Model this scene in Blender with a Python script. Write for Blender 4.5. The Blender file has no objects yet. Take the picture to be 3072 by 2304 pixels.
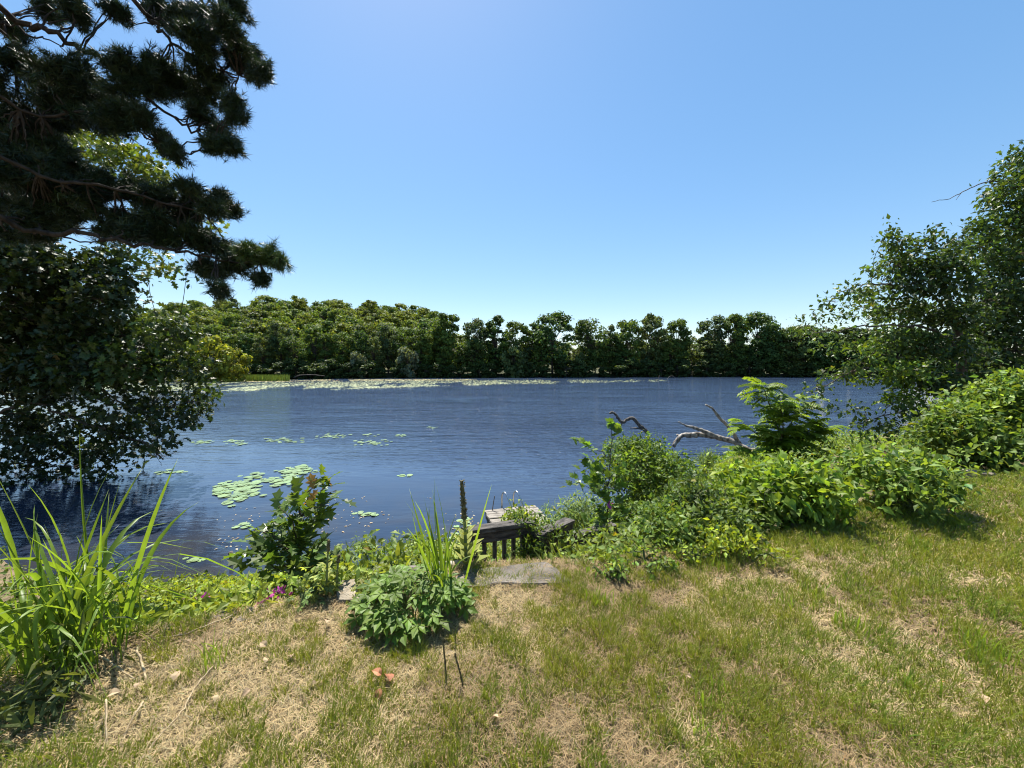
import bpy, math
import numpy as np
R = math.radians
sc = bpy.context.scene
col = sc.collection
rng = np.random.default_rng(11)

# ------------------------------------------------------------------ camera, sky, sun, exposure
FPX, PITCH, CAMZ = 383.3, R(-2.9), 4.0
cam = bpy.data.objects.new('camera', bpy.data.cameras.new('camera'))
col.objects.link(cam); sc.camera = cam
cam.location = (0, 0, CAMZ); cam.rotation_euler = (R(90) + PITCH, 0, 0)
cam.data.sensor_width = 36; cam.data.lens = 36 * FPX / 1024
cam.data.clip_start = .05; cam.data.clip_end = 3000

SUN_EL, SUN_AZ = R(61), R(-20)            # azimuth from +Y, negative = towards -X
world = bpy.data.worlds.new('World'); sc.world = world; world.use_nodes = True
wn = world.node_tree
sky = wn.nodes.new('ShaderNodeTexSky'); sky.sky_type = 'NISHITA'; sky.sun_disc = False
sky.sun_elevation = SUN_EL; sky.sun_rotation = SUN_AZ
sky.altitude = 100; sky.air_density = 1.0; sky.dust_density = .25; sky.ozone_density = 2.2
hs = wn.nodes.new('ShaderNodeHueSaturation'); hs.inputs['Saturation'].default_value = 1.55
gm = wn.nodes.new('ShaderNodeGamma'); gm.inputs[1].default_value = .6
wn.links.new(sky.outputs[0], gm.inputs[0]); wn.links.new(gm.outputs[0], hs.inputs['Color'])
bg = wn.nodes['Background']; bg.inputs[1].default_value = .15
wn.links.new(hs.outputs[0], bg.inputs[0])
sun = bpy.data.objects.new('sun', bpy.data.lights.new('sun', 'SUN')); col.objects.link(sun)
sun.data.energy = 5.0; sun.data.angle = R(.53); sun.data.color = (1, .95, .87)
sun.rotation_euler = (R(90) - SUN_EL, 0, math.pi - SUN_AZ)
sun.location = (0, 0, 30)
vs = sc.view_settings
vs.view_transform = 'Standard'; vs.look = 'None'; vs.gamma = 1; vs.exposure = 1.25; vs.use_curve_mapping = False
cy = sc.cycles
cy.filter_width = 1.1; cy.sample_clamp_indirect = 6; cy.sample_clamp_direct = 4; cy.max_bounces = 7; cy.diffuse_bounces = 3; cy.glossy_bounces = 3; cy.transmission_bounces = 4; cy.transparent_max_bounces = 8

# ------------------------------------------------------------------ helpers
cp, sp = math.cos(PITCH), math.sin(PITCH)
def W(px, py, d):
    """a place in the world seen at photograph pixel (px, py), d metres ahead"""
    u = (px / 3 - 512) / FPX; v = (384 - py / 3) / FPX
    return np.array([u * d, d * (cp - v * sp), CAMZ + d * (sp + v * cp)])
def G(px, py, z):
    a = W(px, py, 1.0) - (0, 0, CAMZ)
    return np.array([0, 0, CAMZ]) + a * ((z - CAMZ) / a[2])

def hash2(ix, iy, s):
    h = (ix.astype(np.int64) * 374761393 + iy.astype(np.int64) * 668265263 + s * 974711) & 0x7fffffff
    h = ((h ^ (h >> 13)) * 1274126177) & 0x7fffffff
    return ((h ^ (h >> 16)) & 0xffff) / 65535.0
def vnoise(x, y, s=0):
    x = np.asarray(x, float); y = np.asarray(y, float)
    ix, iy = np.floor(x), np.floor(y); fx, fy = x - ix, y - iy
    fx = fx * fx * (3 - 2 * fx); fy = fy * fy * (3 - 2 * fy)
    a, b = hash2(ix, iy, s), hash2(ix + 1, iy, s); c, d = hash2(ix, iy + 1, s), hash2(ix + 1, iy + 1, s)
    return (a * (1 - fx) + b * fx) * (1 - fy) + (c * (1 - fx) + d * fx) * fy
def fbm(x, y, s=0, o=4):
    t, a, n = 0, .5, 0
    for k in range(o):
        t = t + a * vnoise(np.asarray(x) * 2 ** k, np.asarray(y) * 2 ** k, s + k); n += a; a *= .5
    return t / n
def norm(v):
    v = np.asarray(v, float)
    return v / np.maximum(np.linalg.norm(v, axis=-1, keepdims=True), 1e-9)
def rdir(n):
    return norm(rng.normal(size=(n, 3)))

LAWN = 2.4
_e = [G(a, b, LAWN) for a, b in [(-60, 1990), (370, 1915), (800, 1825), (1000, 1785), (1390, 1702), (1690, 1692), (1780, 1700),
                                 (2100, 1655), (2330, 1625), (2480, 1570), (2650, 1495), (3072, 1432)]]
EX = [-40, -9] + [p[0] for p in _e] + [20, 60]; EY = [0., 1.2] + [p[1] for p in _e] + [9.5, 16]
SX = [-60, -22, -17.5, -12, -8, -4, -1.5, .5, 2, 4, 7, 10, 20, 60]; SY = [26, 17, 12.5, 8.6, 6.9, 7.1, 7.5, 8.6, 9.6, 12, 14.5, 17.5, 22, 30]
yE = lambda x: np.interp(x, EX, EY); yS = lambda x: np.interp(x, SX, SY)
def zt(x, y):
    x = np.asarray(x, float); y = np.asarray(y, float)
    e, s = yE(x), yS(x); t = (y - e) / np.maximum(s - e, .5)
    lawn = LAWN + .05 * (fbm(x * .9, y * .9, 3) - .5) + .012 * np.maximum(x - 3, 0)
    tt = np.clip(t, 0, 1.6)
    bank = LAWN * (1 - tt) - .1 * np.clip(t * 6, 0, 1) + .22 * (fbm(x * 1.1, y * 1.1, 9) - .5) * np.clip(t * 4, 0, 1)
    return np.where(t <= 0, lawn, np.maximum(bank, -1.2))
def GT(px, py):
    """where the sight line through (px, py) meets the ground"""
    a = W(px, py, 1.0) - (0, 0, CAMZ)
    for t in np.arange(1.2, 40, .04):
        p = np.array([0, 0, CAMZ]) + a * t
        if p[2] <= max(float(zt(p[0], p[1])), 0): return p
    return p

class MB:
    def __init__(s): s.v, s.f, s.c, s.n = [], [], [], 0
    def add(s, V, F, c=(1, 1, 1)):
        V = np.asarray(V, float).reshape(-1, 3); F = np.asarray(F, int).reshape(-1, 3)
        c = np.asarray(c, float)
        if c.ndim == 1: c = np.broadcast_to(c, (len(V), 3))
        s.v.append(V); s.f.append(F + s.n); s.c.append(c); s.n += len(V)
    def mesh(s, name, mat, smooth=False):
        V = np.concatenate(s.v); F = np.concatenate(s.f); C = np.concatenate(s.c)
        me = bpy.data.meshes.new(name)
        me.vertices.add(len(V)); me.vertices.foreach_set('co', V.astype(np.float32).ravel())
        me.loops.add(len(F) * 3); me.loops.foreach_set('vertex_index', F.astype(np.int32).ravel())
        me.polygons.add(len(F)); me.polygons.foreach_set('loop_start', np.arange(0, len(F) * 3, 3, dtype=np.int32))
        me.polygons.foreach_set('use_smooth', np.full(len(F), smooth))
        me.update(calc_edges=True)
        a = me.color_attributes.new('Col', 'FLOAT_COLOR', 'POINT')
        a.data.foreach_set('color', np.concatenate([C, np.ones((len(C), 1))], 1).astype(np.float32).ravel())
        me.materials.append(mat)
        return me
    def build(s, name, mat, parent=None, smooth=False):
        return put(name, s.mesh(name, mat, smooth), parent)
def put(name, me, parent=None):
    o = bpy.data.objects.new(name, me); col.objects.link(o)
    if parent: o.parent = parent
    return o
def tag(o, label, cat, group=None):
    o['label'] = label; o['category'] = cat
    if group: o['group'] = group
    return o
def thing(name, label, cat, group=None, loc=(0, 0, 0), rz=0):
    o = bpy.data.objects.new(name, None); col.objects.link(o); o.location = loc; o.rotation_euler.z = rz
    o.empty_display_size = .2
    return tag(o, label, cat, group)
def kind(o, k, label=None):
    o['kind'] = k
    if label: o['label'] = label
    return o

def tube(mb, path, r0, r1=None, sides=6, c=(1, 1, 1), wob=0):
    P = np.asarray(path, float); n = len(P); r1 = r0 if r1 is None else r1
    rad = np.linspace(r0, r1, n) if np.isscalar(r0) else np.asarray(r0)
    T = norm(np.gradient(P, axis=0))
    ref = np.array([0, 0, 1.]) if abs(T[0][2]) < .9 else np.array([1., 0, 0])
    V = []
    for i in range(n):
        a = norm(np.cross(T[i], ref)); b = np.cross(T[i], a)
        th = np.arange(sides) * 2 * math.pi / sides
        rr = rad[i] * (1 + wob * rng.uniform(-1, 1, sides))
        V.append(P[i] + (np.cos(th) * rr)[:, None] * a + (np.sin(th) * rr)[:, None] * b)
    V = np.concatenate(V); F = []
    for i in range(n - 1):
        for k in range(sides):
            a, b = i * sides + k, i * sides + (k + 1) % sides
            F += [(a, b, b + sides), (a, b + sides, a + sides)]
    V = np.concatenate([V, P[-1:], P[:1]]); e = (n - 1) * sides
    for k in range(sides):
        F.append((e + k, e + (k + 1) % sides, len(V) - 2)); F.append(((k + 1) % sides, k, len(V) - 1))
    mb.add(V, F, c)
def bend(P, n=6, w=0.):
    """resample a polyline smoothly (Catmull-Rom), with a little wander"""
    P = np.asarray(P, float); Q = np.concatenate([[2 * P[0] - P[1]], P, [2 * P[-1] - P[-2]]]); out = []
    for i in range(1, len(Q) - 2):
        for t in np.linspace(0, 1, n, endpoint=False):
            a, b, c, d = Q[i - 1:i + 3]
            out.append(.5 * (2 * b + (c - a) * t + (2 * a - 5 * b + 4 * c - d) * t * t + (3 * b - a - 3 * c + d) * t ** 3))
    out.append(P[-1]); out = np.array(out)
    if w: out[1:-1] += rng.normal(size=(len(out) - 2, 3)) * w
    return out
def box(mb, c, half, ax=None, col_=(1, 1, 1), jit=0):
    """bevelled box; ax: 3x3 rows = axes"""
    ax = np.eye(3) if ax is None else np.asarray(ax); h = np.asarray(half, float); b = min(h) * .12
    V = []
    for k in range(3):
        for s in (-1, 1):
            for p, q in ((-1, -1), (1, -1), (1, 1), (-1, 1)):
                v = np.zeros(3); i, j = (k + 1) % 3, (k + 2) % 3
                v[k] = s * h[k]; v[i] = p * (h[i] - b); v[j] = q * (h[j] - b); V.append(v)
    V = np.array(V); bm_f = []
    from itertools import product
    for f in range(6): bm_f += [(f * 4, f * 4 + 1, f * 4 + 2), (f * 4, f * 4 + 2, f * 4 + 3)]
    idx = lambda k, s, p, q: (k * 2 + (s > 0)) * 4 + {(-1, -1): 0, (1, -1): 1, (1, 1): 2, (-1, 1): 3}[(p, q)]
    def vid(k, sg):      # corner vertex on face k for sign triple
        return idx(k, sg[k], sg[(k + 1) % 3], sg[(k + 2) % 3])
    for sg in product((-1, 1), repeat=3): bm_f.append((vid(0, sg), vid(1, sg), vid(2, sg)))
    for k in range(3):
        i, j = (k + 1) % 3, (k + 2) % 3
        for si, sj in product((-1, 1), repeat=2):
            A, B = [0] * 3, [0] * 3
            A[k], B[k] = -1, 1; A[i] = B[i] = si; A[j] = B[j] = sj
            bm_f += [(vid(i, A), vid(i, B), vid(j, B)), (vid(i, A), vid(j, B), vid(j, A))]
    if jit: V = V + rng.uniform(-jit, jit, V.shape)
    mb.add(V @ ax + np.asarray(c), bm_f, col_)
def axes(d, up=(0, 0, 1)):
    x = norm(d); y = norm(np.cross(up, x)); return np.array([x, y, np.cross(x, y)])

# leaf templates: unit length along +y, normal +z
def T(v, f): return np.array(v, float), np.array(f, int)
OVAL = T([(0, 0, 0), (.27, .38, .06), (0, .5, -.01), (-.27, .38, .06), (0, 1, -.12)], [(0, 1, 2), (2, 1, 4), (0, 2, 3), (2, 4, 3)])
LANCE = T([(0, 0, 0), (.1, .4, .03), (0, .5, 0), (-.1, .4, .03), (0, 1, -.15)], [(0, 1, 2), (2, 1, 4), (0, 2, 3), (2, 4, 3)])
QUAD = T([(-.5, 0, 0), (.5, .1, .05), (.35, 1, -.05), (-.4, .85, .1)], [(0, 1, 2), (0, 2, 3)])
def lobed(half, fold=.22, curl=.15):
    h = half; V = [(0, .45, 0)] + [(x, y, fold * x - curl * y * y) for x, y in h] + [(-x, y, fold * x - curl * y * y) for x, y in h[1:-1]]
    n = len(h); F = []
    for i in range(n - 1): F.append((0, 1 + i, 2 + i))
    L = [1] + list(range(n + 1, n + n - 1)) + [n]
    for i in range(len(L) - 1): F.append((0, L[i + 1], L[i]))
    return T(V, F)
OAK = lobed([(0, 0), (.07, .12), (.25, .2), (.1, .32), (.36, .47), (.14, .56), (.28, .76), (.1, .8), (0, 1)])
MAPLE = lobed([(0, 0), (.3, -.02), (.26, .14), (.5, .34), (.3, .4), (.36, .66), (.17, .62), (0, 1)])
def needles(n, spread, w):
    V, F = [], []
    for i in range(n):
        th = rng.uniform(0, 2 * math.pi); a = spread * math.sqrt(rng.uniform(.02, 1))
        d = np.array([math.sin(a) * math.cos(th), math.cos(a), math.sin(a) * math.sin(th)])
        s = norm(np.cross(d, rng.normal(size=3))) * w; L = rng.uniform(.75, 1.05); b = np.array([0, rng.uniform(-.35, .15), 0])
        k = len(V); V += [b - s, b + s, b + d * L + np.array([0, 0, -.1 * L])]; F.append((k, k + 1, k + 2))
    return T(V, F)
TUFTS = [needles(17, 1.3, .037) for _ in range(4)]
def frond(pairs, w=.24, droop=.35, term=True):
    V, F = [], []
    def leaf(o, d, L, n):
        x = norm(np.cross(d, n)); k = len(V)
        for a, b, z in ((0, 0, 0), (.26, .4, .05), (0, .5, 0), (-.26, .4, .05), (0, 1, -.16)):
            V.append(o + x * a * L + d * b * L + n * z * L)
        F.extend([(k, k + 1, k + 2), (k + 2, k + 1, k + 4), (k, k + 2, k + 3), (k + 2, k + 4, k + 3)])
    pt = lambda t: np.array([0, t, .12 * math.sin(t * 2.2) - droop * t * t])
    for i in range(pairs):
        t = .22 + .72 * i / (pairs - 1); tg = norm(pt(t + .02) - pt(t)); L = w * (1 - .55 * abs(t - .5)) * rng.uniform(.85, 1.1)
        for s in (-1, 1):
            d = norm(np.array([s, 0, -.18 + rng.uniform(-.15, .1)]) + tg * rng.uniform(.25, .5))
            leaf(pt(t), d, L, norm(np.array([s * .2, .1, 1])))
    leaf(pt(.97), norm(pt(1) - pt(.97)), w * .7, np.array([0, 0, 1.]))
    k = len(V)
    for t in np.linspace(0, 1, 7):
        V += [pt(t) + (-.006, 0, 0), pt(t) + (.006, 0, 0)]
    for i in range(6): F += [(k + 2 * i, k + 2 * i + 1, k + 2 * i + 3), (k + 2 * i, k + 2 * i + 3, k + 2 * i + 2)]
    return T(V, F)
def palmate(n=5, L=.55):
    V, F = [], []
    for i in range(n):
        a = R(-115 + 230 * i / (n - 1)); d = np.array([math.sin(a), math.cos(a), -.12]); x = np.array([math.cos(a), -math.sin(a), 0]); k = len(V)
        l = L * (1 - .25 * abs(i - (n - 1) / 2) / ((n - 1) / 2)); o = np.array([0, .4, 0])
        for p, q, z in ((0, .04, 0), (.24, .55, .05), (0, .6, -.01), (-.24, .55, .05), (0, 1, -.14)): V.append(o + x * p * l + d * q * l + np.array([0, 0, z * l]))
        F.extend([(k, k + 1, k + 2), (k + 2, k + 1, k + 4), (k, k + 2, k + 3), (k + 2, k + 4, k + 3)])
    return T(V, F)
PALM5 = palmate()

def scatter(mb, tpl, P, D, N, S, C):
    tv, tf = tpl; n = len(P)
    Y = norm(D); X = norm(np.cross(Y, N)); Z = np.cross(X, Y)
    S = np.broadcast_to(np.asarray(S, float), (n,))
    V = P[:, None, :] + S[:, None, None] * (tv[None, :, 0:1] * X[:, None, :] + tv[None, :, 1:2] * Y[:, None, :] + tv[None, :, 2:3] * Z[:, None, :])
    F = tf[None] + (np.arange(n) * len(tv))[:, None, None]
    C = np.asarray(C, float)
    if C.ndim == 1: C = np.broadcast_to(C, (n, 3))
    mb.add(V.reshape(-1, 3), F.reshape(-1, 3), np.repeat(C, len(tv), axis=0))
def tint(n, c, v=.25, warm=.12):
    """n colours round c: brightness spread v, hue drift towards yellow"""
    b = np.exp(rng.normal(0, v, (n, 1))); w = rng.normal(0, warm, (n, 1))
    r = np.asarray(c)[None] * b * (1 + w * np.array([[1, .25, -.6]])); old = rng.uniform(0, 1, n) < .01
    r[old] = r[old] * (1.8, 1.1, .8)
    return np.clip(r, .004, .9)

# ------------------------------------------------------------------ materials
def nmat(name):
    m = bpy.data.materials.new(name); m.use_nodes = True; nt = m.node_tree
    return m, nt, nt.nodes['Principled BSDF'], nt.nodes['Material Output']
def leaf_mat(name, trans=.4, rough=.45, spec=.4, rnd=0., tcol=(1.35, 1.25, .45), base=None):
    """leaf: colour from the leaf's own pigment attribute, thin and translucent"""
    m, nt, b, out = nmat(name); L = nt.links.new
    if base is None:
        a = nt.nodes.new('ShaderNodeAttribute'); a.attribute_name = 'Col'; c = a.outputs['Color']
    else:
        a = nt.nodes.new('ShaderNodeRGB'); a.outputs[0].default_value = (*base, 1); c = a.outputs[0]
    if rnd:
        oi = nt.nodes.new('ShaderNodeObjectInfo'); h = nt.nodes.new('ShaderNodeHueSaturation')
        r1 = nt.nodes.new('ShaderNodeMapRange'); r1.inputs[3].default_value = 1 - rnd; r1.inputs[4].default_value = 1 + rnd
        r2 = nt.nodes.new('ShaderNodeMapRange'); r2.inputs[3].default_value = .5 - .045 * rnd; r2.inputs[4].default_value = .5 + .03 * rnd
        wn2 = nt.nodes.new('ShaderNodeTexWhiteNoise'); wn2.noise_dimensions = '1D'
        L(oi.outputs['Random'], r1.inputs[0]); L(oi.outputs['Random'], wn2.inputs['W']); L(wn2.outputs[0], r2.inputs[0])
        L(r1.outputs[0], h.inputs['Value']); L(r2.outputs[0], h.inputs['Hue']); L(c, h.inputs['Color']); c = h.outputs[0]
    nz = nt.nodes.new('ShaderNodeTexNoise'); nz.inputs['Scale'].default_value = 30
    tc = nt.nodes.new('ShaderNodeTexCoord'); L(tc.outputs['Object'], nz.inputs['Vector'])
    mr = nt.nodes.new('ShaderNodeMapRange'); mr.inputs[3].default_value = .75; mr.inputs[4].default_value = 1.25; L(nz.outputs[0], mr.inputs[0])
    mx = nt.nodes.new('ShaderNodeVectorMath'); mx.operation = 'SCALE'; L(c, mx.inputs[0]); L(mr.outputs[0], mx.inputs['Scale']); c = mx.outputs[0]
    L(c, b.inputs['Base Color']); b.inputs['Roughness'].default_value = rough; b.inputs['Specular IOR Level'].default_value = spec
    t = nt.nodes.new('ShaderNodeBsdfTranslucent'); tm = nt.nodes.new('ShaderNodeVectorMath'); tm.operation = 'MULTIPLY'
    tm.inputs[1].default_value = tcol; L(c, tm.inputs[0]); L(tm.outputs[0], t.inputs['Color'])
    ms = nt.nodes.new('ShaderNodeMixShader'); ms.inputs[0].default_value = trans
    L(b.outputs[0], ms.inputs[1]); L(t.outputs[0], ms.inputs[2]); L(ms.outputs[0], out.inputs['Surface'])
    return m
def solid(name, c1, c2=None, scale=8, rough=.85, bump=.3, stretch=(1, 1, 1), detail=6, spec=.3, metal=0, lo=.35, hi=.65, bscale=None):
    m, nt, b, out = nmat(name); L = nt.links.new
    tc = nt.nodes.new('ShaderNodeTexCoord'); mp = nt.nodes.new('ShaderNodeMapping'); mp.inputs['Scale'].default_value = stretch
    L(tc.outputs['Object'], mp.inputs[0])
    n = nt.nodes.new('ShaderNodeTexNoise'); n.inputs['Scale'].default_value = scale; n.inputs['Detail'].default_value = detail; L(mp.outputs[0], n.inputs['Vector'])
    r = nt.nodes.new('ShaderNodeValToRGB'); r.color_ramp.elements[0].position = lo; r.color_ramp.elements[1].position = hi
    r.color_ramp.elements[0].color = (*c1, 1); r.color_ramp.elements[1].color = (*(c2 or c1), 1); L(n.outputs[0], r.inputs[0])
    L(r.outputs[0], b.inputs['Base Color'])
    b.inputs['Roughness'].default_value = rough; b.inputs['Specular IOR Level'].default_value = spec; b.inputs['Metallic'].default_value = metal
    n2 = nt.nodes.new('ShaderNodeTexNoise'); n2.inputs['Scale'].default_value = bscale or scale * 4; n2.inputs['Detail'].default_value = 4; L(mp.outputs[0], n2.inputs['Vector'])
    bp = nt.nodes.new('ShaderNodeBump'); bp.inputs['Strength'].default_value = bump; bp.inputs['Distance'].default_value = .02
    L(n2.outputs[0], bp.inputs['Height']); L(bp.outputs[0], b.inputs['Normal'])
    return m
M = {}
M['leaf'] = leaf_mat('leaf', .45, .5, .25)
M['leaf_gloss'] = leaf_mat('leaf_gloss', .42, .42, .35)
M['leaf_oak'] = leaf_mat('leaf_oak', .3, .45, .35)
M['leaf_far'] = leaf_mat('leaf_far', .4, .6, .2)
M['needle'] = leaf_mat('needle', .12, .45, .35)
M['grass'] = leaf_mat('grass', .35, .5, .3)
M['straw'] = leaf_mat('straw', .15, .7, .2, tcol=(1, .95, .8))
M['bark_dark'] = solid('bark_dark', (.022, .018, .015), (.06, .048, .04), 14, .95, .8, (1, 1, .25), spec=.1)
M['bark'] = solid('bark', (.04, .032, .025), (.1, .08, .065), 14, .9, .8, (1, 1, .25))
M['twig'] = solid('twig', (.05, .035, .025), (.1, .075, .05), 20, .85, .3)
M['stem'] = solid('stem', (.05, .07, .02), (.1, .12, .035), 20, .7, .2)
M['driftwood'] = solid('driftwood', (.06, .05, .042), (.38, .345, .3), 9, .85, .9, (1, 1, .3))
M['bleached'] = solid('bleached', (.5, .47, .42), (.74, .71, .66), 9, .8, .5)
M['wet_wood'] = solid('wet_wood', (.03, .025, .022), (.16, .135, .115), 9, .8, .7)
M['rail_wood'] = solid('rail_wood', (.028, .025, .022), (.12, .108, .095), 6, .88, .9, (1, 6, 6))
M['dock_wood'] = solid('dock_wood', (.12, .105, .09), (.34, .31, .265), 5, .88, .9, (1, 7, 7))
M['concrete'] = solid('concrete', (.08, .07, .058), (.24, .21, .175), 5, .95, 1, lo=.3, hi=.72, bscale=70)
M['concrete_pale'] = solid('concrete_pale', (.15, .125, .09), (.34, .295, .225), 7, .95, 1, lo=.3, hi=.7, bscale=60)
M['stone'] = solid('stone', (.07, .06, .05), (.25, .215, .175), 7, .9, .6)
M['metal'] = solid('metal', (.5, .5, .5), (.62, .62, .6), 20, .25, .05, metal=1, spec=.5)
M['flower'] = leaf_mat('flower', .3, .6, .2, tcol=(1.2, .8, 1.1))
M['pad'] = leaf_mat('pad', .05, .34, .6, rnd=.22, base=(.16, .24, .09))
M['padmat'] = leaf_mat('padmat', .05, .4, .5)

def ground_mat():
    m, nt, b, out = nmat('soil'); L = nt.links.new
    g = nt.nodes.new('ShaderNodeNewGeometry'); n = nt.nodes.new('ShaderNodeTexNoise'); n.inputs['Scale'].default_value = 1.6; n.inputs['Detail'].default_value = 8
    L(g.outputs['Position'], n.inputs['Vector'])
    r = nt.nodes.new('ShaderNodeValToRGB'); e = r.color_ramp.elements
    e[0].position = .3; e[0].color = (.11, .085, .05, 1); e[1].position = .7; e[1].color = (.3, .23, .14, 1); L(n.outputs[0], r.inputs[0])
    n2 = nt.nodes.new('ShaderNodeTexNoise'); n2.inputs['Scale'].default_value = 60; n2.inputs['Detail'].default_value = 6; L(g.outputs['Position'], n2.inputs['Vector'])
    mx = nt.nodes.new('ShaderNodeMix'); mx.data_type = 'RGBA'; mx.blend_type = 'MULTIPLY'; mx.inputs[0].default_value = .6
    L(r.outputs[0], mx.inputs[6]); L(n2.outputs[0], mx.inputs[7]); L(mx.outputs[2], b.inputs['Base Color'])
    b.inputs['Roughness'].default_value = 1; b.inputs['Specular IOR Level'].default_value = .1
    bp = nt.nodes.new('ShaderNodeBump'); bp.inputs['Strength'].default_value = .9; bp.inputs['Distance'].default_value = .03; L(n2.outputs[0], bp.inputs['Height']); L(bp.outputs[0], b.inputs['Normal'])
    return m
M['soil'] = ground_mat()
M['far_soil'] = solid('far_soil', (.03, .035, .015), (.07, .07, .03), .3, 1, .2)

def water_mat():
    m, nt, b, out = nmat('lake_water'); L = nt.links.new; N = nt.nodes.new
    g = N('ShaderNodeNewGeometry')
    def wave(scale, rot, sx, sy, det=3, dist=.6):
        mp = N('ShaderNodeMapping'); mp.inputs['Scale'].default_value = (sx * scale, sy * scale, scale); mp.inputs['Rotation'].default_value = (0, 0, R(rot))
        L(g.outputs['Position'], mp.inputs[0]); n = N('ShaderNodeTexNoise'); n.inputs['Scale'].default_value = 1; n.inputs['Detail'].default_value = det
        n.inputs['Distortion'].default_value = dist; L(mp.outputs[0], n.inputs['Vector']); return n.outputs[0]
    def math_(op, a, b_=None):
        n = N('ShaderNodeMath'); n.operation = op
        for i, q in enumerate((a, b_)):
            if q is None: continue
            if hasattr(q, 'links'): L(q, n.inputs[i])
            else: n.inputs[i].default_value = q
        return n.outputs[0]
    big = wave(.9, 20, .45, 1.6); mid = wave(3.0, 8, .5, 1.5); fine = wave(9, -12, .6, 1.3)
    # wind: gusts roughen the open water, the lee of the near bank stays smoother
    sep = N('ShaderNodeSeparateXYZ'); L(g.outputs['Position'], sep.inputs[0])
    mr = N('ShaderNodeMapRange'); mr.inputs[1].default_value = 11; mr.inputs[2].default_value = 25; mr.inputs[3].default_value = .06; mr.inputs[4].default_value = 1
    L(math_('ADD', sep.outputs[1], math_('MULTIPLY', sep.outputs[0], .55)), mr.inputs[0])
    gust = wave(.07, 30, 1, 2.2, 2, .3); gr = N('ShaderNodeMapRange'); gr.inputs[1].default_value = .3; gr.inputs[2].default_value = .7; gr.inputs[3].default_value = .3; gr.inputs[4].default_value = 1.6; L(gust, gr.inputs[0])
    wind = math_('MULTIPLY', mr.outputs[0], gr.outputs[0])
    h = math_('ADD', math_('MULTIPLY', big, .55), math_('ADD', math_('MULTIPLY', mid, .28), math_('MULTIPLY', fine, .06)))
    h = math_('MULTIPLY', h, wind)
    bp = N('ShaderNodeBump'); bp.inputs['Strength'].default_value = 1; bp.inputs['Distance'].default_value = .55; L(h, bp.inputs['Height'])
    # shallow bottom shows brown through the first metres of water
    nb = N('ShaderNodeTexNoise'); nb.inputs['Scale'].default_value = .9; nb.inputs['Detail'].default_value = 6; L(g.outputs['Position'], nb.inputs['Vector'])
    r = N('ShaderNodeValToRGB'); e = r.color_ramp.elements; e[0].position = .4; e[0].color = (.014, .022, .04, 1); e[1].position = .75; e[1].color = (.035, .034, .034, 1)
    L(nb.outputs[0], r.inputs[0])
    mr2 = N('ShaderNodeMapRange'); mr2.inputs[1].default_value = 8; mr2.inputs[2].default_value = 14; mr2.inputs[3].default_value = 1; mr2.inputs[4].default_value = 0; L(sep.outputs[1], mr2.inputs[0])
    mx = N('ShaderNodeMix'); mx.data_type = 'RGBA'; L(mr2.outputs[0], mx.inputs[0]); mx.inputs[6].default_value = (.03, .047, .085, 1); L(r.outputs[0], mx.inputs[7])
    L(mx.outputs[2], b.inputs['Base Color']); b.inputs['Roughness'].default_value = .035; b.inputs['IOR'].default_value = 1.5; b.inputs['Specular IOR Level'].default_value = .5
    L(bp.outputs[0], b.inputs['Normal'])
    return m
M['water'] = water_mat()

# ------------------------------------------------------------------ the setting: near ground, lake, far land
def grid(name, xs, ys, zf, mat):
    X, Y = np.meshgrid(xs, ys); Z = zf(X, Y); V = np.stack([X, Y, Z], -1).reshape(-1, 3); nx, ny = len(xs), len(ys)
    i = (np.arange(ny - 1)[:, None] * nx + np.arange(nx - 1)[None]).ravel()
    F = np.concatenate([np.stack([i, i + 1, i + nx + 1], 1), np.stack([i, i + nx + 1, i + nx], 1)])
    mb = MB(); mb.add(V, F); return mb.build(name, mat, smooth=True)
xs = np.unique(np.concatenate([np.linspace(-45, -8, 38), np.arange(-8, 14, .14), np.linspace(14, 60, 47)]))
ys = np.unique(np.concatenate([np.linspace(-14, 0, 29), np.arange(0, 20, .14), np.linspace(20, 44, 25)]))
kind(grid('ground', xs, ys, zt, M['soil']), 'structure')
mb = MB(); mb.add([(-700, 3.6, 0), (700, 3.6, 0), (700, 700, 0), (-700, 700, 0)], [(0, 1, 2), (0, 2, 3)])
kind(mb.build('water', M['water']), 'structure')
def shoreY(x): return np.interp(x, [-300, -95, -62, -40, 0, 60, 120, 300], [100, 102, 106, 116, 121, 128, 124, 110])
def zh(x, y):
    t = y - shoreY(x)
    hill = 34 * np.exp(-(((x + 140) / 112) ** 2 + ((y - 285) / 72) ** 2) / 2) * np.clip(t / 60, 0, 1)
    return np.clip(t * .25, -.8, .9) + hill + .6 * (fbm(x * .08, y * .08, 5) - .5) * np.clip(t / 6, 0, 1)
kind(grid('hill', np.linspace(-420, 420, 141), np.concatenate([np.linspace(92, 150, 59), np.linspace(155, 620, 60)]), zh, M['far_soil']), 'structure')

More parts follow.
